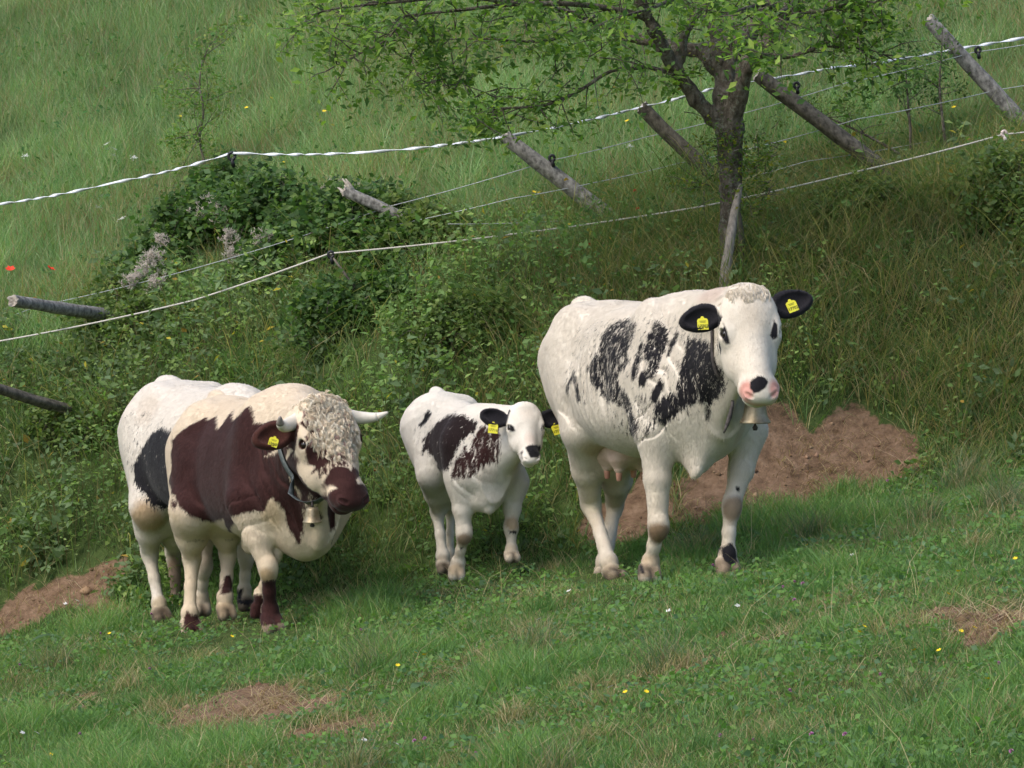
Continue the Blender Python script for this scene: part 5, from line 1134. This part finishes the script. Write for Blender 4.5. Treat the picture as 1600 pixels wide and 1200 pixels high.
posts = [
 ((20, 470), (150, 490), .042, 'dark post lying almost flat at the far left above the lowest rope', mat_post, dict(seed=1, Y=25.3, ext=.1, dtop=-.75)),
 ((-60, 585), (88, 634), .036, 'half buried post lying low in the weeds at the far left edge', mat_post2, dict(seed=2, Y=24.4, ext=.1, dtop=-.6)),
 ((538, 298), (700, 378), .040, 'leaning post with pale splintered top beside the bramble bush', mat_post, dict(seed=3, split=True)),
 ((788, 213), (968, 352), .042, 'grey squared post leaning left of the tree with a black insulator', mat_post, dict(seed=4, flat=1.15)),
 ((1002, 166), (1135, 290), .052, 'thick dark mossy post leaning against the left side of the tree', mat_post2, dict(seed=5)),
 ((1183, 118), (1420, 300), .050, 'long dark brown post leaning from behind the tree trunk', mat_post2, dict(seed=6)),
 ((1450, 30), (1610, 205), .050, 'pale lichened post leaning at the top right corner', mat_post, dict(seed=7)),
]
PR = []
for top, base, rad, lab, mt, kw in posts: PR.append(post(top, base, rad, lab, mt, **kw))
for i, t, off, mt in ((3, .66, (.03, 0, .03), None), (5, .80, (.03, -.02, .06), None), (6, .62, (.04, -.02, .05), None)):
    root, a, ax, L, Yb = PR[i]; insulator(a + ax * L * t + np.array(off) + np.array([.02, -.03, .02]), .015, root, mt)
def catm(pts, n):
    pts = [np.array(p, float) for p in pts]; o = []
    for i in range(len(pts) - 1):
        p0 = pts[max(i - 1, 0)]; p3 = pts[min(i + 2, len(pts) - 1)]; a, b = pts[i], pts[i + 1]
        for k in range(n):
            t = k / n; o.append(.5 * (2 * a + (b - p0) * t + (2 * p0 - 5 * a + 4 * b - p3) * t * t + (3 * a - p0 - 3 * b + p3) * t ** 3))
    return o + [pts[-1]]
def span(knots, sag=.02, n=14):
    o = []
    for i in range(len(knots) - 1):
        a, b = np.array(knots[i]), np.array(knots[i + 1])
        for k in range(n): t = k / n; o.append(a + (b - a) * t - np.array([0, 0, sag * 4 * t * (1 - t) * np.linalg.norm(b - a)]))
    return o + [np.array(knots[-1])]
YL = PR[2][4]; Y3 = PR[3][4]; Y4 = PR[4][4]; Y5 = PR[5][4]; Y6 = PR[6][4]
def tape():
    kn = [P(-60, 330, 26.6), P(0, 319, 26.4), P(180, 285, 26.1), P(362, 239, YL + .4), P(570, 238, Y3 + .3), P(785, 214, Y3), P(992, 170, Y4), P(1130, 133, Y4 - .2), P(1300, 106, Y5), P(1495, 76, Y6), P(1700, 38, Y6)]
    c = span(kn, .012, 44); V = []; Q = []; n = len(c); r = np.random.RandomState(3)
    tw = 0
    for i, p in enumerate(c):
        t = c[min(i + 1, n - 1)] - c[max(i - 1, 0)]; t /= np.linalg.norm(t); up = np.array([0, 0, 1.]) - t * t[2]; up /= np.linalg.norm(up); s = np.cross(t, up)
        tw += .34 + .2 * math.sin(i * .13); w = .0085 + .002 * math.sin(i * .7); d = up * math.cos(tw) + s * math.sin(tw); e = np.cross(t, d) * .002
        V += [p - d * w - e, p + d * w - e, p + d * w + e, p - d * w + e]
        if i:
            for a in range(4): b = (a + 1) % 4; Q.append(((i - 1) * 4 + a, (i - 1) * 4 + b, i * 4 + b, i * 4 + a))
    root = empty('fence_tape', kn[3], 'twisted white electric fence tape running along the tops of the posts', 'fence tape')
    link('tape', mesh_from(V, quads=Q), root, mat_tape)
    insulator(kn[3] + np.array([0, 0, -.02]), .02, root)
tape()
def wire(kn, rad, mat, label, cat, name='fence_wire', sag=.008, group=None):
    root = empty(name, kn[1], label, cat, group); link('strand', tubes([(span(kn, sag, 14), rad)], 6), root, mat); return root
rp = wire([P(-80, 545, 25.2), P(55, 523, 25.0), P(300, 470, 24.6), P(515, 396, 24.2), P(800, 366, 24.1), P(1100, 322, 24.0), P(1340, 268, 24.1), P(1568, 210, 24.2), P(1700, 195, 24.2)], .0055, mat_rope, 'thin pale twisted rope strung low across the bank, lowest line of the fence', 'rope', 'fence_rope', .006)
insulator(P(517, 398, 24.2), .016, rp); insulator(P(1569, 209, 24.2), .014, rp, mat_china)
stk = link('support_stake', tubes([([P(517, 398, 24.21), P(555, 450, 24.1)], [.006, .008]), ], 6), rp, mat_post2)
wire([P(-60, 520, 25.9), P(60, 478, 25.9), P(330, 412, YL + .2), P(610, 322, YL), P(855, 252, Y3), P(1010, 214, Y4), P(1150, 180, Y4), P(1320, 130, Y5), P(1520, 82, Y6), P(1700, 52, Y6)], .0028, mat_wire, 'upper thin grey wire just below the white tape', 'wire', group='thin wires of the fence')
wire([P(560, 362, YL), P(800, 310, Y3 - .1), P(930, 285, Y3), P(1060, 255, Y4), P(1160, 235, Y4), P(1340, 186, Y5), P(1560, 140, Y6), P(1700, 115, Y6)], .0025, mat_wire, 'middle thin grey wire crossing between the leaning posts', 'wire', group='thin wires of the fence')
wire([P(700, 350, Y3 - .2), P(880, 345, Y3), P(1080, 300, Y4), P(1260, 252, Y5), P(1480, 215, Y6), P(1700, 180, Y6)], .0022, mat_wire, 'lowest thin grey wire at the feet of the leaning posts', 'wire', group='thin wires of the fence')
# ------------------------------------------------------------------ tree
def bark_mat():
    m, nt, b = material('dark lichened bark', .92, .15); L = nt.links; tc = nd(nt, 'ShaderNodeTexCoord').outputs['Object']
    mp = nd(nt, 'ShaderNodeMapping'); mp.inputs['Scale'].default_value = (1, 1, .45); L.new(tc, mp.inputs[0])
    n1 = nz(nt, mp.outputs[0], 28, 6, .7, .4); n2 = nz(nt, tc, 9, 5, .7); n3 = nz(nt, tc, 55, 3, .6)
    c = ramp(nt, n1, [(.32, (.05, .04, .032)), (.52, (.15, .125, .10)), (.72, (.30, .26, .22))])
    li = ramp(nt, mth(nt, 'MULTIPLY', n2, n3), [(.27, (0, 0, 0)), (.33, (1, 1, 1))])
    c = mixc(nt, mth(nt, 'MULTIPLY', nd_sep(nt, li), .6), c, (.26, .27, .22)); L.new(c, b.inputs['Base Color'])
    bp = nd(nt, 'ShaderNodeBump'); bp.inputs['Strength'].default_value = 1; bp.inputs['Distance'].default_value = .03; L.new(n1, bp.inputs['Height']); L.new(bp.outputs[0], b.inputs['Normal'])
    return m
def nd_sep(nt, c):
    n = nd(nt, 'ShaderNodeSeparateColor'); nt.links.new(c, n.inputs[0]); return n.outputs[0]
mat_bark = bark_mat()
def rough_limb(pts, rad, n=12, seed=0, amp=.12, sub=6):
    c = catm(pts, sub); rr = np.interp(np.linspace(0, 1, len(c)), np.linspace(0, 1, len(rad)), rad); V, Fc = tube_geo(c, rr, n)
    V = np.array(V); cc = np.repeat(np.array(c), n, 0); d = V - cc
    f = 1 + (fbm(V[:, 0] * 11 + V[:, 1] * 7 + seed, V[:, 2] * 9, 3, 3) - .5) * 2 * amp
    return cc + d * f[:, None], Fc
def twig_tree(starts, seed, depth=2, spread=.75, step=.11, grav=.0):
    """starts: (point, direction, length, radius) -> twig polylines and leaf points"""
    r = np.random.RandomState(seed); lst = []; lf = []
    st = [(np.array(p, float), np.array(d, float), L, rad, depth) for p, d, L, rad in starts]
    while st:
        p, d, L, rad, k = st.pop(); d = d / np.linalg.norm(d); m = max(3, int(L / step)); pts = [p]; q = p; dd = d.copy()
        for i in range(m):
            dd = dd + r.normal(0, .17, 3) + np.array([0, 0, -grav]); dd /= np.linalg.norm(dd); q = q + dd * L / m; pts.append(q)
            if k > 0 and i > 0 and r.uniform() < .8:
                e = dd + r.normal(0, spread, 3); e /= np.linalg.norm(e); st.append((q, e, L * r.uniform(.3, .55), rad * (1 - .6 * i / m) * .55, k - 1))
            if k <= 1: lf += [q + r.normal(0, .02, 3) for _ in range(2)]
        if k == 0: lf += [q + r.normal(0, .025, 3) for _ in range(4)]
        lst.append((pts, list(np.linspace(rad, rad * .3, len(pts)))))
    return lst, np.array(lf)
def leafmesh(P0, size, col, seed, up=(0, -.3, 1.), per=1, jit=.03, ratio=.5):
    r = np.random.RandomState(seed); P0 = np.repeat(P0, per, 0) + r.normal(0, jit, (len(P0) * per, 3)); c = pal(col, len(P0), r, .2)
    return join([leaves(P0, size, list(up), c, seed + 1, ratio)])
def tree():
    g = ground_at(1150, 430); Y = g[1] + .05; base = P(1150, 440, Y)
    root = empty('tree', base, 'old gnarled tree with forked dark trunk and leafy crown above the white cow', 'tree')
    T = lambda x, y, d=0: P(1000 + .4 * x, .4 * y, Y + d)
    tr = Body(); fr = T(370, 700)
    def L(p): return p - fr
    def ch(pts, rad, k=.05): tr.chain([L(p) for p in pts], rad, k)
    ch([T(352, 1080), T(352, 900), T(352, 740), T(352, 620, .02), T(350, 500)], [.085, .060, .060, .068, .08])
    ch([T(350, 500), T(285, 455, -.02), T(215, 385, -.06), T(135, 270, -.12), T(95, 190, -.18), T(50, 110, -.25), T(5, 10, -.3), T(-30, -70, -.35)], [.062, .048, .043, .040, .037, .034, .03, .026], .03)
    ch([T(350, 500), T(330, 380), T(335, 250, .05), T(330, 190, .06)], [.075, .062, .062, .05], .03)
    ch([T(350, 500), T(385, 370, -.10), T(412, 260, -.17), T(480, 180, -.2), T(550, 80, -.2), T(600, 10, -.2), T(640, -60, -.2)], [.064, .050, .046, .045, .042, .040, .036], .03)
    ch([T(330, 230, .05), T(290, 245, .06), T(250, 200, .1), T(170, 190, .18), T(100, 178, .26), T(0, 155, .35), T(-100, 130, .5)], [.075, .055, .045, .038, .034, .030, .024], .05)
    ch([T(330, 210, .05), T(300, 140, .12), T(260, 80, .2), T(250, 0, .3), T(255, -70, .35)], [.065, .038, .03, .026, .022], .05)
    ch([T(370, 170, 0), T(420, 140, .1), T(480, 60, .2), T(520, -40, .3)], [.05, .045, .04, .03], .05)
    ch([T(155, 230, -.1), T(175, 130, -.1), T(235, 30, -.1), T(260, -50, -.1)], [.03, .026, .022, .018], .03)
    tr.ell(L(T(345, 215, -.05)), (.05, .03, .06), .02, op='s')
    tr.bb = [L(T(-100, 1080, -.5)), L(T(650, -80, .6))]
    tr.bb = [np.minimum(*tr.bb), np.maximum(*tr.bb)]
    V, Q = tr.mesh(.014)
    nn = tr.grad(V); nn /= np.linalg.norm(nn, axis=1)[:, None] + 1e-9
    V = V + nn * ((fbm(V[:, 0] * 26 + V[:, 1] * 13, V[:, 2] * 14 + V[:, 1] * 9, 4, 3) - .5) * .022)[:, None]
    link('trunk', mesh_from(V + fr, quads=Q), root, mat_bark)
    # long side branches seen against the meadow, then their twigs
    Vz = lambda x, y, d=0: P(450 + .40625 * x, .40625 * y, Y + d)
    br = [([T(95, 178, .26), Vz(1300, 140, .3), Vz(1120, 60, .2), Vz(1000, 25, .1), Vz(850, -10, 0)], [.026, .02, .014, .010, .006]),
          ([T(100, 280, -.15), T(30, 262, -.3), Vz(1350, 262, -.4), Vz(1240, 275, -.5), Vz(1110, 355, -.6), Vz(985, 405, -.7), Vz(850, 415, -.8), Vz(700, 425, -.85)], [.014, .012, .011, .010, .010, .008, .006, .003]),
          ([T(50, 100, -.2), Vz(1350, 60, -.3), Vz(1150, 20, -.5), Vz(900, 15, -.7), Vz(650, 40, -.8), Vz(450, 60, -.9)], [.024, .02, .016, .012, .009, .005]),
          ([Vz(1180, 60, .2), Vz(1040, 145, .1), Vz(900, 160, 0), Vz(780, 150, -.1), Vz(600, 150, -.1)], [.012, .01, .008, .006, .003]),
          ([Vz(900, 15, -.7), Vz(650, -10, -.9), Vz(400, 10, -1), Vz(200, 30, -1.1), Vz(80, 60, -1.2)], [.010, .009, .008, .006, .003]),
          ([Vz(450, 60, -.9), Vz(380, 150, -.9), Vz(260, 215, -.9), Vz(180, 255, -.95)], [.006, .005, .004, .002]),
          ([Vz(600, 150, -.1), Vz(480, 190, -.1), Vz(500, 290, -.1), Vz(560, 335, -.1)], [.006, .005, .004, .002]),
          ([T(500, 222, -.1), T(600, 218, -.2), T(700, 180, -.3), T(800, 130, -.4), T(880, 90, -.5)], [.016, .012, .010, .007, .003]),
          ([T(700, 180, -.3), T(800, 185, -.35), T(880, 190, -.4), T(960, 215, -.45)], [.007, .006, .004, .002]),
          ([T(600, 40, -.2), T(680, 45, -.3), T(760, 30, -.4), T(850, 10, -.5), T(940, 10, -.6)], [.02, .014, .011, .008, .004]),
          ([T(255, -20, .3), T(150, -10, 0), T(50, 30, -.5), T(-60, 60, -.9)], [.018, .014, .01, .005]),
          ([T(560, 60, -.1), T(500, 20, -.7), T(420, 30, -1.2), T(330, 60, -1.6)], [.02, .014, .01, .005]),
          ([T(600, 0, -.1), T(620, -10, -.8), T(560, 40, -1.4), T(480, 80, -1.9)], [.02, .014, .01, .005])]
    starts = []; r = np.random.RandomState(3)
    for i, (pts, rad) in enumerate(br):
        V, Fc = rough_limb(pts, rad, 8, i, .1); link('branch', mesh_from(V, faces=Fc), root, mat_bark)
        c = catm(pts, 6)
        for j in range(3, len(c), 1):
            for _ in range(2):
                t = c[min(j + 1, len(c) - 1)] - c[j - 1]; t /= np.linalg.norm(t); e = t * .7 + r.normal(0, .7, 3); f = j / len(c)
                if r.uniform() < (.26 if i in (1, 3, 5, 6) else .42): starts.append((c[j], e, r.uniform(.14, .36), .0045))
    lst, lf = twig_tree(starts, 5, 1, .8, .06, .02)
    link('twigs', tubes(lst, 4), root, mat_bark)
    keep = r.uniform(0, 1, len(lf)) < .8
    G = [(.15, .27, .05), (.21, .35, .06), (.12, .22, .05), (.29, .42, .08), (.10, .19, .05)]
    lf = lf[keep]
    link('foliage', leafmesh(lf, .050, G, 6, per=1, jit=.028), root, M_leaf, smooth=False)
    # upper crown: dense sprays along the top of the frame and above it
    cl = []
    for k in range(72):
        px = r.uniform(560, 1370); py = r.uniform(-230, 10 if px > 1230 or px < 900 else 24); d = r.uniform(-1.9, 1.4)
        cl.append(P(px, py, Y + d))
    for px, py, d in ((1100, 30, -1.6), (1150, 50, -1.7), (1190, 30, -1.8), (1210, 60, -1.8), (1120, 20, -1.2), (1240, 20, -1.4), (1080, 10, -1), (1165, 15, -1.9), (1195, 78, -1.9), (700, 20, -.8), (760, 15, -.8), (830, 30, -.7), (640, 25, -.9), (900, 20, -.6)): cl.append(P(px, py, Y + d))
    for px, py in ((500, 20), (540, 15), (580, 25), (620, 20), (560, 80), (530, 95), (600, 60), (650, 60), (700, 50), (640, 110), (680, 130), (720, 140), (740, 160), (760, 170), (780, 150), (800, 165), (860, 100), (880, 120), (930, 90), (960, 60), (1000, 110), (1280, 30), (1320, 40), (1350, 60), (1300, 80)): cl.append(P(px, py, Y - .7))
    st = []
    for c in cl:
        for q in range(4): st.append((c + r.normal(0, .05, 3), r.normal(0, 1, 3) + [0, 0, .1], r.uniform(.12, .3), .004))
    lst, lf = twig_tree(st, 8, 1, .8, .07, .05); link('crown_twigs', tubes(lst, 4), root, mat_bark)
    link('crown', leafmesh(lf, .050, G, 9, per=1, jit=.03), root, M_leaf, smooth=False)
    # leafy shoots round the trunk
    st = []
    for px, py, n in ((1120, 225, 10), (1135, 205, 8), (1165, 240, 8), (1190, 215, 7), (1180, 260, 9), (1200, 285, 8), (1110, 265, 8), (1095, 290, 7), (1205, 240, 5), (1130, 310, 6), (1175, 320, 8), (1060, 140, 6), (1090, 110, 5)):
        for _ in range(n): st.append((P(px + r.normal(0, 8), py + r.normal(0, 8), Y - .08 + r.normal(0, .06)), r.normal(0, 1, 3) + [0, -.3, .2], r.uniform(.06, .2), .003))
    lst, lf = twig_tree(st, 11, 0, .8, .05, .03); link('shoots', tubes(lst, 4), root, mat_bark)
    link('shoot_leaves', leafmesh(lf, .026, [(.13, .20, .03), (.08, .15, .035), (.22, .24, .03), (.10, .18, .04)], 12, per=2, jit=.02), root, M_leaf, smooth=False)
    return Y
TY = tree()
sp = empty('stake', P(1132, 445, TY - .35), 'pale split wooden stake standing against the foot of the tree', 'stake')
V, Fc = rough_limb([P(1130, 452, TY - .36), P(1137, 400, TY - .32), P(1148, 330, TY - .22), P(1158, 288, TY - .14)], [.030, .030, .026, .012], 7, 4, .25)
link('wood', mesh_from(V, faces=Fc), sp, simple_mat('pale grey split wood', (.16, .14, .12), (.34, .30, .26), 12, .9, .8, stretch=(5, 5, 1)))
V, Fc = rough_limb([P(1160, 440, TY - .05), P(1158, 370, TY - .1), P(1152, 320, TY - .12)], [.022, .02, .01], 7, 5, .25); link('splinter', mesh_from(V, faces=Fc), sp, mat_post2)
# ------------------------------------------------------------------ bushes, saplings, plants
def bush(name, label, cat, blobs, seed, cols, size=.045, per=3, canes=True, group=None, ratio=.7):
    """blobs: (px, py, radius in m, height in m, number of canes)"""
    r = np.random.RandomState(seed); g0 = ground_at(blobs[0][0], blobs[0][1]); root = empty(name, g0, label, cat, group); lst = []; lf = []
    for px, py, rad, hh, n in blobs:
        g = ground_at(px, py)
        for _ in range(n):
            a = r.uniform(0, 6.28); q = r.uniform(0, 1) ** .6 * rad; x = g[0] + math.cos(a) * q * .5; y = g[1] + math.sin(a) * q * .5; z = H(x, y)
            hq = hh * math.sqrt(max(.05, 1 - (q / rad) ** 2 * .8)) * r.uniform(.65, 1.1); e = np.array([math.cos(a) * q * .7, math.sin(a) * q * .7, 0])
            p0 = np.array([x, y, z]); pts = catm([p0, p0 + [0, 0, hq * .6] + e * .3, p0 + [0, 0, hq] + e * .8, p0 + [0, 0, hq * r.uniform(.6, .95)] + e * 1.35], 4); lst.append((pts, list(np.linspace(.006, .002, len(pts)))))
            for i in range(2, len(pts)):
                for _ in range(4): lf.append(pts[i] + r.normal(0, .035, 3))
    link('stems', tubes(lst, 4), root, mat_bark)
    link('foliage', leafmesh(np.array(lf), size, cols, seed + 1, per=per, jit=.025, ratio=ratio, up=(0, -.5, 1)), root, M_leaf, smooth=False)
    return root
DK = [(.065, .135, .032), (.09, .17, .04), (.055, .105, .03), (.14, .23, .05), (.08, .155, .05)]
MD = [(.11, .18, .048), (.15, .22, .055), (.095, .155, .042), (.19, .25, .065)]
bb = bush('bramble_bush', 'big dark green bramble bush overgrown with pale fluffy seed heads beside the splintered post', 'bramble bush',
     [(320, 400, .30, .42, 38), (410, 390, .34, .46, 46), (480, 400, .32, .36, 44), (550, 400, .34, .40, 40), (610, 420, .28, .24, 26), (260, 435, .26, .28, 30), (350, 330, .18, .30, 16), (450, 440, .3, .3, 34)], 31, DK, .046, 3)
def fluff(spots, root, seed):
    r = np.random.RandomState(seed); m, nt, b = material('fluffy seed heads', .95, .05); b.inputs['Base Color'].default_value = (.60, .53, .47, 1)
    for px, py, s in spots:
        g = ground_at(px, py + 70); c0 = P(px, py, g[1] - .25); lst = []
        for q in range(int(44 * s)):
            c = c0 + r.normal(0, .036 * s, 3) * [1, .6, 1]
            for _ in range(12):
                d = r.normal(0, 1, 3); d /= np.linalg.norm(d); lst.append(([c, c + d * .012, c + d * .02 + [0, 0, .006]], [.0014, .0012, .0006]))
        link('seed_head', tubes(lst, 3), root, m)
fluff([(323, 332, 1.2), (345, 338, .9), (357, 370, .7), (413, 372, .9), (238, 408, 1.0), (205, 437, .8), (242, 440, .8), (362, 398, .6), (518, 300, .8), (545, 298, .7), (252, 375, .6), (222, 425, .7)], bb, 5)
bush('bush', 'leafy light green bush in the weeds right of the bramble', 'bush', [(660, 400, .22, .26, 26), (700, 395, .22, .22, 22), (620, 375, .18, .24, 18)], 41, MD, .04, 3)
bush('bush', 'green bush under the lowest rope at the left', 'bush', [(190, 500, .24, .26, 22), (250, 530, .26, .3, 24)], 45, MD, .032, 3)
bush('bush', 'dense bush on the bank above the calf', 'bush', [(690, 545, .28, .26, 22), (750, 530, .24, .24, 16)], 47, MD, .034, 3)
bush('bush', 'dark bush on the bank behind the bull and the calf', 'bush', [(520, 530, .28, .30, 26), (570, 500, .22, .26, 18)], 49, DK, .040, 3)
bush('bush', 'green bush at the right edge of the bank below the pale post', 'bush', [(1570, 330, .26, .34, 20), (1520, 350, .22, .26, 14), (1610, 380, .26, .32, 18)], 51, MD, .034, 3)
bush('bush', 'bush at the foot of the long brown post', 'bush', [(1330, 350, .24, .24, 20), (1390, 345, .2, .22, 16)], 53, MD, .032, 3)
bush('weed_clump', 'leafy weeds hiding the foot of the flat dark post at the far left', 'weeds', [(140, 545, .16, .26, 18), (185, 555, .14, .22, 14)], 58, MD, .034, 2)
bush('weed_clump', 'leafy weeds hiding the end of the half buried post at the far left edge', 'weeds', [(85, 690, .16, .24, 18), (125, 690, .14, .2, 12)], 59, MD, .03, 2)
def sapling(name, label, stem, Y, seed, n, cols, size, L0=.22, per=2, grp=None):
    r = np.random.RandomState(seed); pts = [P(x, y, Y) for x, y in stem]; root = empty(name, pts[0], label, 'sapling', grp)
    c = catm(pts, 6); link('stem', tubes([(c, list(np.linspace(.011, .004, len(c))))], 7), root, mat_bark); st = []
    for k in range(n):
        p = c[r.randint(len(c) // 3, len(c))]; st.append((p, r.normal(0, 1, 3) * [1, .6, .6] + [0, 0, .45], r.uniform(.5, 1.2) * L0, .0035))
    lst, lf = twig_tree(st, seed + 1, 1, .8, .06, .0); link('twigs', tubes(lst, 4), root, mat_bark)
    link('foliage', leafmesh(lf, size, cols, seed + 2, per=per, jit=.02, ratio=.42), root, M_leaf, smooth=False)
sapling('sapling', 'slender young tree with thin light green leaves standing left in the meadow', [(322, 285), (318, 250), (312, 215), (318, 175), (312, 130), (318, 85)], ground_at(322, 300)[1], 61, 22, [(.12, .24, .05), (.16, .28, .06), (.22, .27, .07)], .034, .34)
sapling('sapling', 'thin dark sapling with berries left of the pale post at the right', [(1424, 250), (1422, 200), (1418, 150), (1415, 105)], ground_at(1424, 265)[1], 63, 12, DK, .030, .2)
sapling('sapling', 'thin dark leafy sapling close to the pale post at the right', [(1478, 230), (1472, 180), (1468, 130), (1472, 70)], ground_at(1478, 250)[1], 65, 13, DK, .030, .2)
sapling('shrub', 'sparse thorny shrub leaning over the long brown post', [(1420, 250), (1370, 220), (1320, 195), (1285, 180)], ground_at(1420, 270)[1], 67, 16, MD, .026, .2)
# tall single weeds in the foreground and on the bank
def broad_plant(px, py, seed, size, label, k):
    g = ground_at(px, py); r = np.random.RandomState(seed); root = empty('broadleaf_plant', g, label, 'plant'); 
    for i in range(k):
        a = 6.28 * i / k + r.uniform(-.3, .3); d = np.array([math.cos(a), math.sin(a), .35]); s = np.cross(d, [0, 0, 1.]); s /= np.linalg.norm(s); L = size * r.uniform(.8, 1.2); V = []; Q = []
        for j in range(7):
            t = j / 6; c = g + d * L * t + np.array([0, 0, .02 - L * .45 * t * t]); w = L * .26 * math.sin(math.pi * min(1, t * .9 + .08)) ; up = np.array([0, 0, w * .35])
            V += [c - s * w + up, c, c + s * w + up]
        for j in range(6): Q += [(3 * j, 3 * j + 1, 3 * j + 4, 3 * j + 3), (3 * j + 1, 3 * j + 2, 3 * j + 5, 3 * j + 4)]
        me = mesh_from(V, quads=Q); vcol(me, 'tone', np.tile(np.array([(.12, .21, .10)]) * r.uniform(.8, 1.2), (len(V), 1))); link('leaf', me, root, M_leaf)
broad_plant(95, 1005, 1, .16, 'broad grey green leafed plant in the turf at the left below the dirt strip', 7)
broad_plant(665, 1080, 2, .10, 'bright green rosette plant in the foreground turf', 8)
broad_plant(815, 895, 3, .08, 'small broadleaf rosette in the grass below the calf', 7)
# ------------------------------------------------------------------ flowers
def flower_proto(name, kind, size, stem_h, col, label, group):
    m = simple_mat(name + ' petals', tuple(.85 * c for c in col), col, 60, .7, 0); root = empty(name, (0, 0, 0), label, 'flower', group)
    link('stem', tubes([([np.array([0, 0, -.02]), np.array([.004, 0, stem_h * .5]), np.array([0, 0, stem_h])], [.0015, .0013, .001])], 5), root, mat_stem)
    r = np.random.RandomState(len(name)); c = np.array([0, 0, stem_h]); V = []; Fc = []
    if kind == 'ball':
        for i in range(40):
            d = r.normal(0, 1, 3); d[2] = abs(d[2]) * .9 - .2; d /= np.linalg.norm(d); s = np.cross(d, [.3, .5, .8]); s /= np.linalg.norm(s); k = len(V)
            V += [c + s * .0022, c + d * size * .7 + s * .003, c + d * size, c + d * size * .7 - s * .003]; Fc.append((k, k + 1, k + 2, k + 3))
    elif kind == 'umbel':
        for i in range(26):
            q = r.normal(0, size * .45, 2); e = c + [q[0], q[1], .006 - (q @ q) * 3]; k = len(V)
            V += [e + [-.004, 0, 0], e + [0, -.004, .002], e + [.004, 0, 0], e + [0, .004, .002]]; Fc.append((k, k + 1, k + 2, k + 3))
    else:
        for i in range(6):
            a = 6.28 * i / 6; d = np.array([math.cos(a), math.sin(a), .45]); s = np.array([-math.sin(a), math.cos(a), 0]); k = len(V)
            V += [c, c + d * size * .6 + s * size * .36, c + d * size, c + d * size * .6 - s * size * .36]; Fc.append((k, k + 1, k + 2, k + 3))
    link('petals', mesh_from(V, faces=Fc), root, m, smooth=False); return root
mat_stem = simple_mat('green flower stem', (.10, .17, .05), (.14, .22, .07), 40, .8, 0)
def copy_tree(o):
    c = o.copy(); C.objects.link(c)
    for ch in o.children: d = ch.copy(); C.objects.link(d); d.parent = c
    return c
def scatter(proto, spots, ext=0.0, labels=None):
    for i, (px, py) in enumerate(spots):
        o = proto if i == 0 else copy_tree(proto); g = ground_at(px, py + ext); o.location = g; o.rotation_euler = (.5, 0, i * 1.3)
        if labels: o['label'] = labels[i]
def add_flowers():
    p = flower_proto('yellow_flower', 'open', .012, .09, (.80, .58, .02), 'small yellow flower in the pasture grass in front of the cattle', 'yellow flowers in the pasture')
    scatter(p, [(622, 1058), (1334, 1001), (1336, 1012), (1442, 1042), (1482, 1040), (1496, 1008), (1505, 1004), (1539, 1090), (1560, 1107), (990, 1104), (1002, 1103), (1466, 950), (1497, 915), (1274, 870), (180, 1004), (71, 1198), (635, 1040), (664, 1045), (917, 845), (1591, 892), (353, 1010)], 8)
    p = flower_proto('pink_clover', 'ball', .010, .07, (.52, .22, .42), 'pink clover head in the pasture grass', 'pink clover heads in the pasture')
    scatter(p, [(1124, 1166), (1163, 1175), (1228, 1098), (1250, 952), (1264, 924), (1220, 929), (1230, 922), (1111, 896), (1281, 1168), (1331, 1166), (1553, 1053), (1362, 1072), (232, 1058), (660, 1175), (672, 1169), (735, 1193), (148, 1000), (237, 970), (1382, 795), (1390, 760), (556, 995), (22, 1050), (128, 1162), (1596, 1196)], 8)
    p = flower_proto('white_flower', 'umbel', .009, .07, (.72, .72, .68), 'tiny white flower in the pasture grass', 'tiny white flowers in the pasture')
    scatter(p, [(104, 952), (112, 948), (120, 956), (132, 957), (899, 936), (1150, 960), (1182, 974), (820, 1094), (965, 1092), (1340, 880), (565, 1172), (604, 1180), (744, 935), (853, 982), (1052, 968), (30, 1158), (45, 1160)], 8)
    p = flower_proto('white_umbel', 'umbel', .032, .30, (.78, .78, .74), 'white flat flower head among the meadow grass', 'white flower heads in the meadow')
    scatter(p, [(44, 258), (148, 248), (158, 258), (190, 248), (198, 240), (205, 262), (176, 262), (140, 342), (186, 324), (220, 360), (967, 252), (982, 262), (1230, 540), (950, 300)], 45)
    p = flower_proto('yellow_meadow_flower', 'open', .016, .28, (.80, .60, .03), 'small yellow flower among the tall meadow grass', 'yellow flowers in the meadow')
    scatter(p, [(508, 190), (395, 167), (502, 212), (806, 88), (812, 66), (807, 255), (728, 254), (950, 155), (943, 170), (1005, 210), (1210, 245), (1452, 70), (1428, 135), (1500, 195), (1508, 190), (813, 322), (1530, 158), (670, 250), (678, 247), (400, 183), (260, 195), (640, 95), (840, 210), (1262, 30), (1340, 60), (415, 270)], 42)
    p = flower_proto('poppy', 'open', .035, .25, (.75, .05, .02), 'left one of two red flowers at the far left above the lying post', 'red flowers at the left')
    scatter(p, [(20, 432), (52, 432)], 42, ['left one of two red flowers at the far left above the lying post', 'right one of two red flowers at the far left above the lying post'])
    p = flower_proto('red_berry_sprig', 'ball', .016, .2, (.60, .04, .03), 'small red berry cluster in the weeds behind the big cow', 'red berries in the weeds')
    scatter(p, [(872, 402), (896, 400), (880, 420), (1010, 315), (1018, 343), (1258, 195), (560, 755)], 30)
add_flowers()
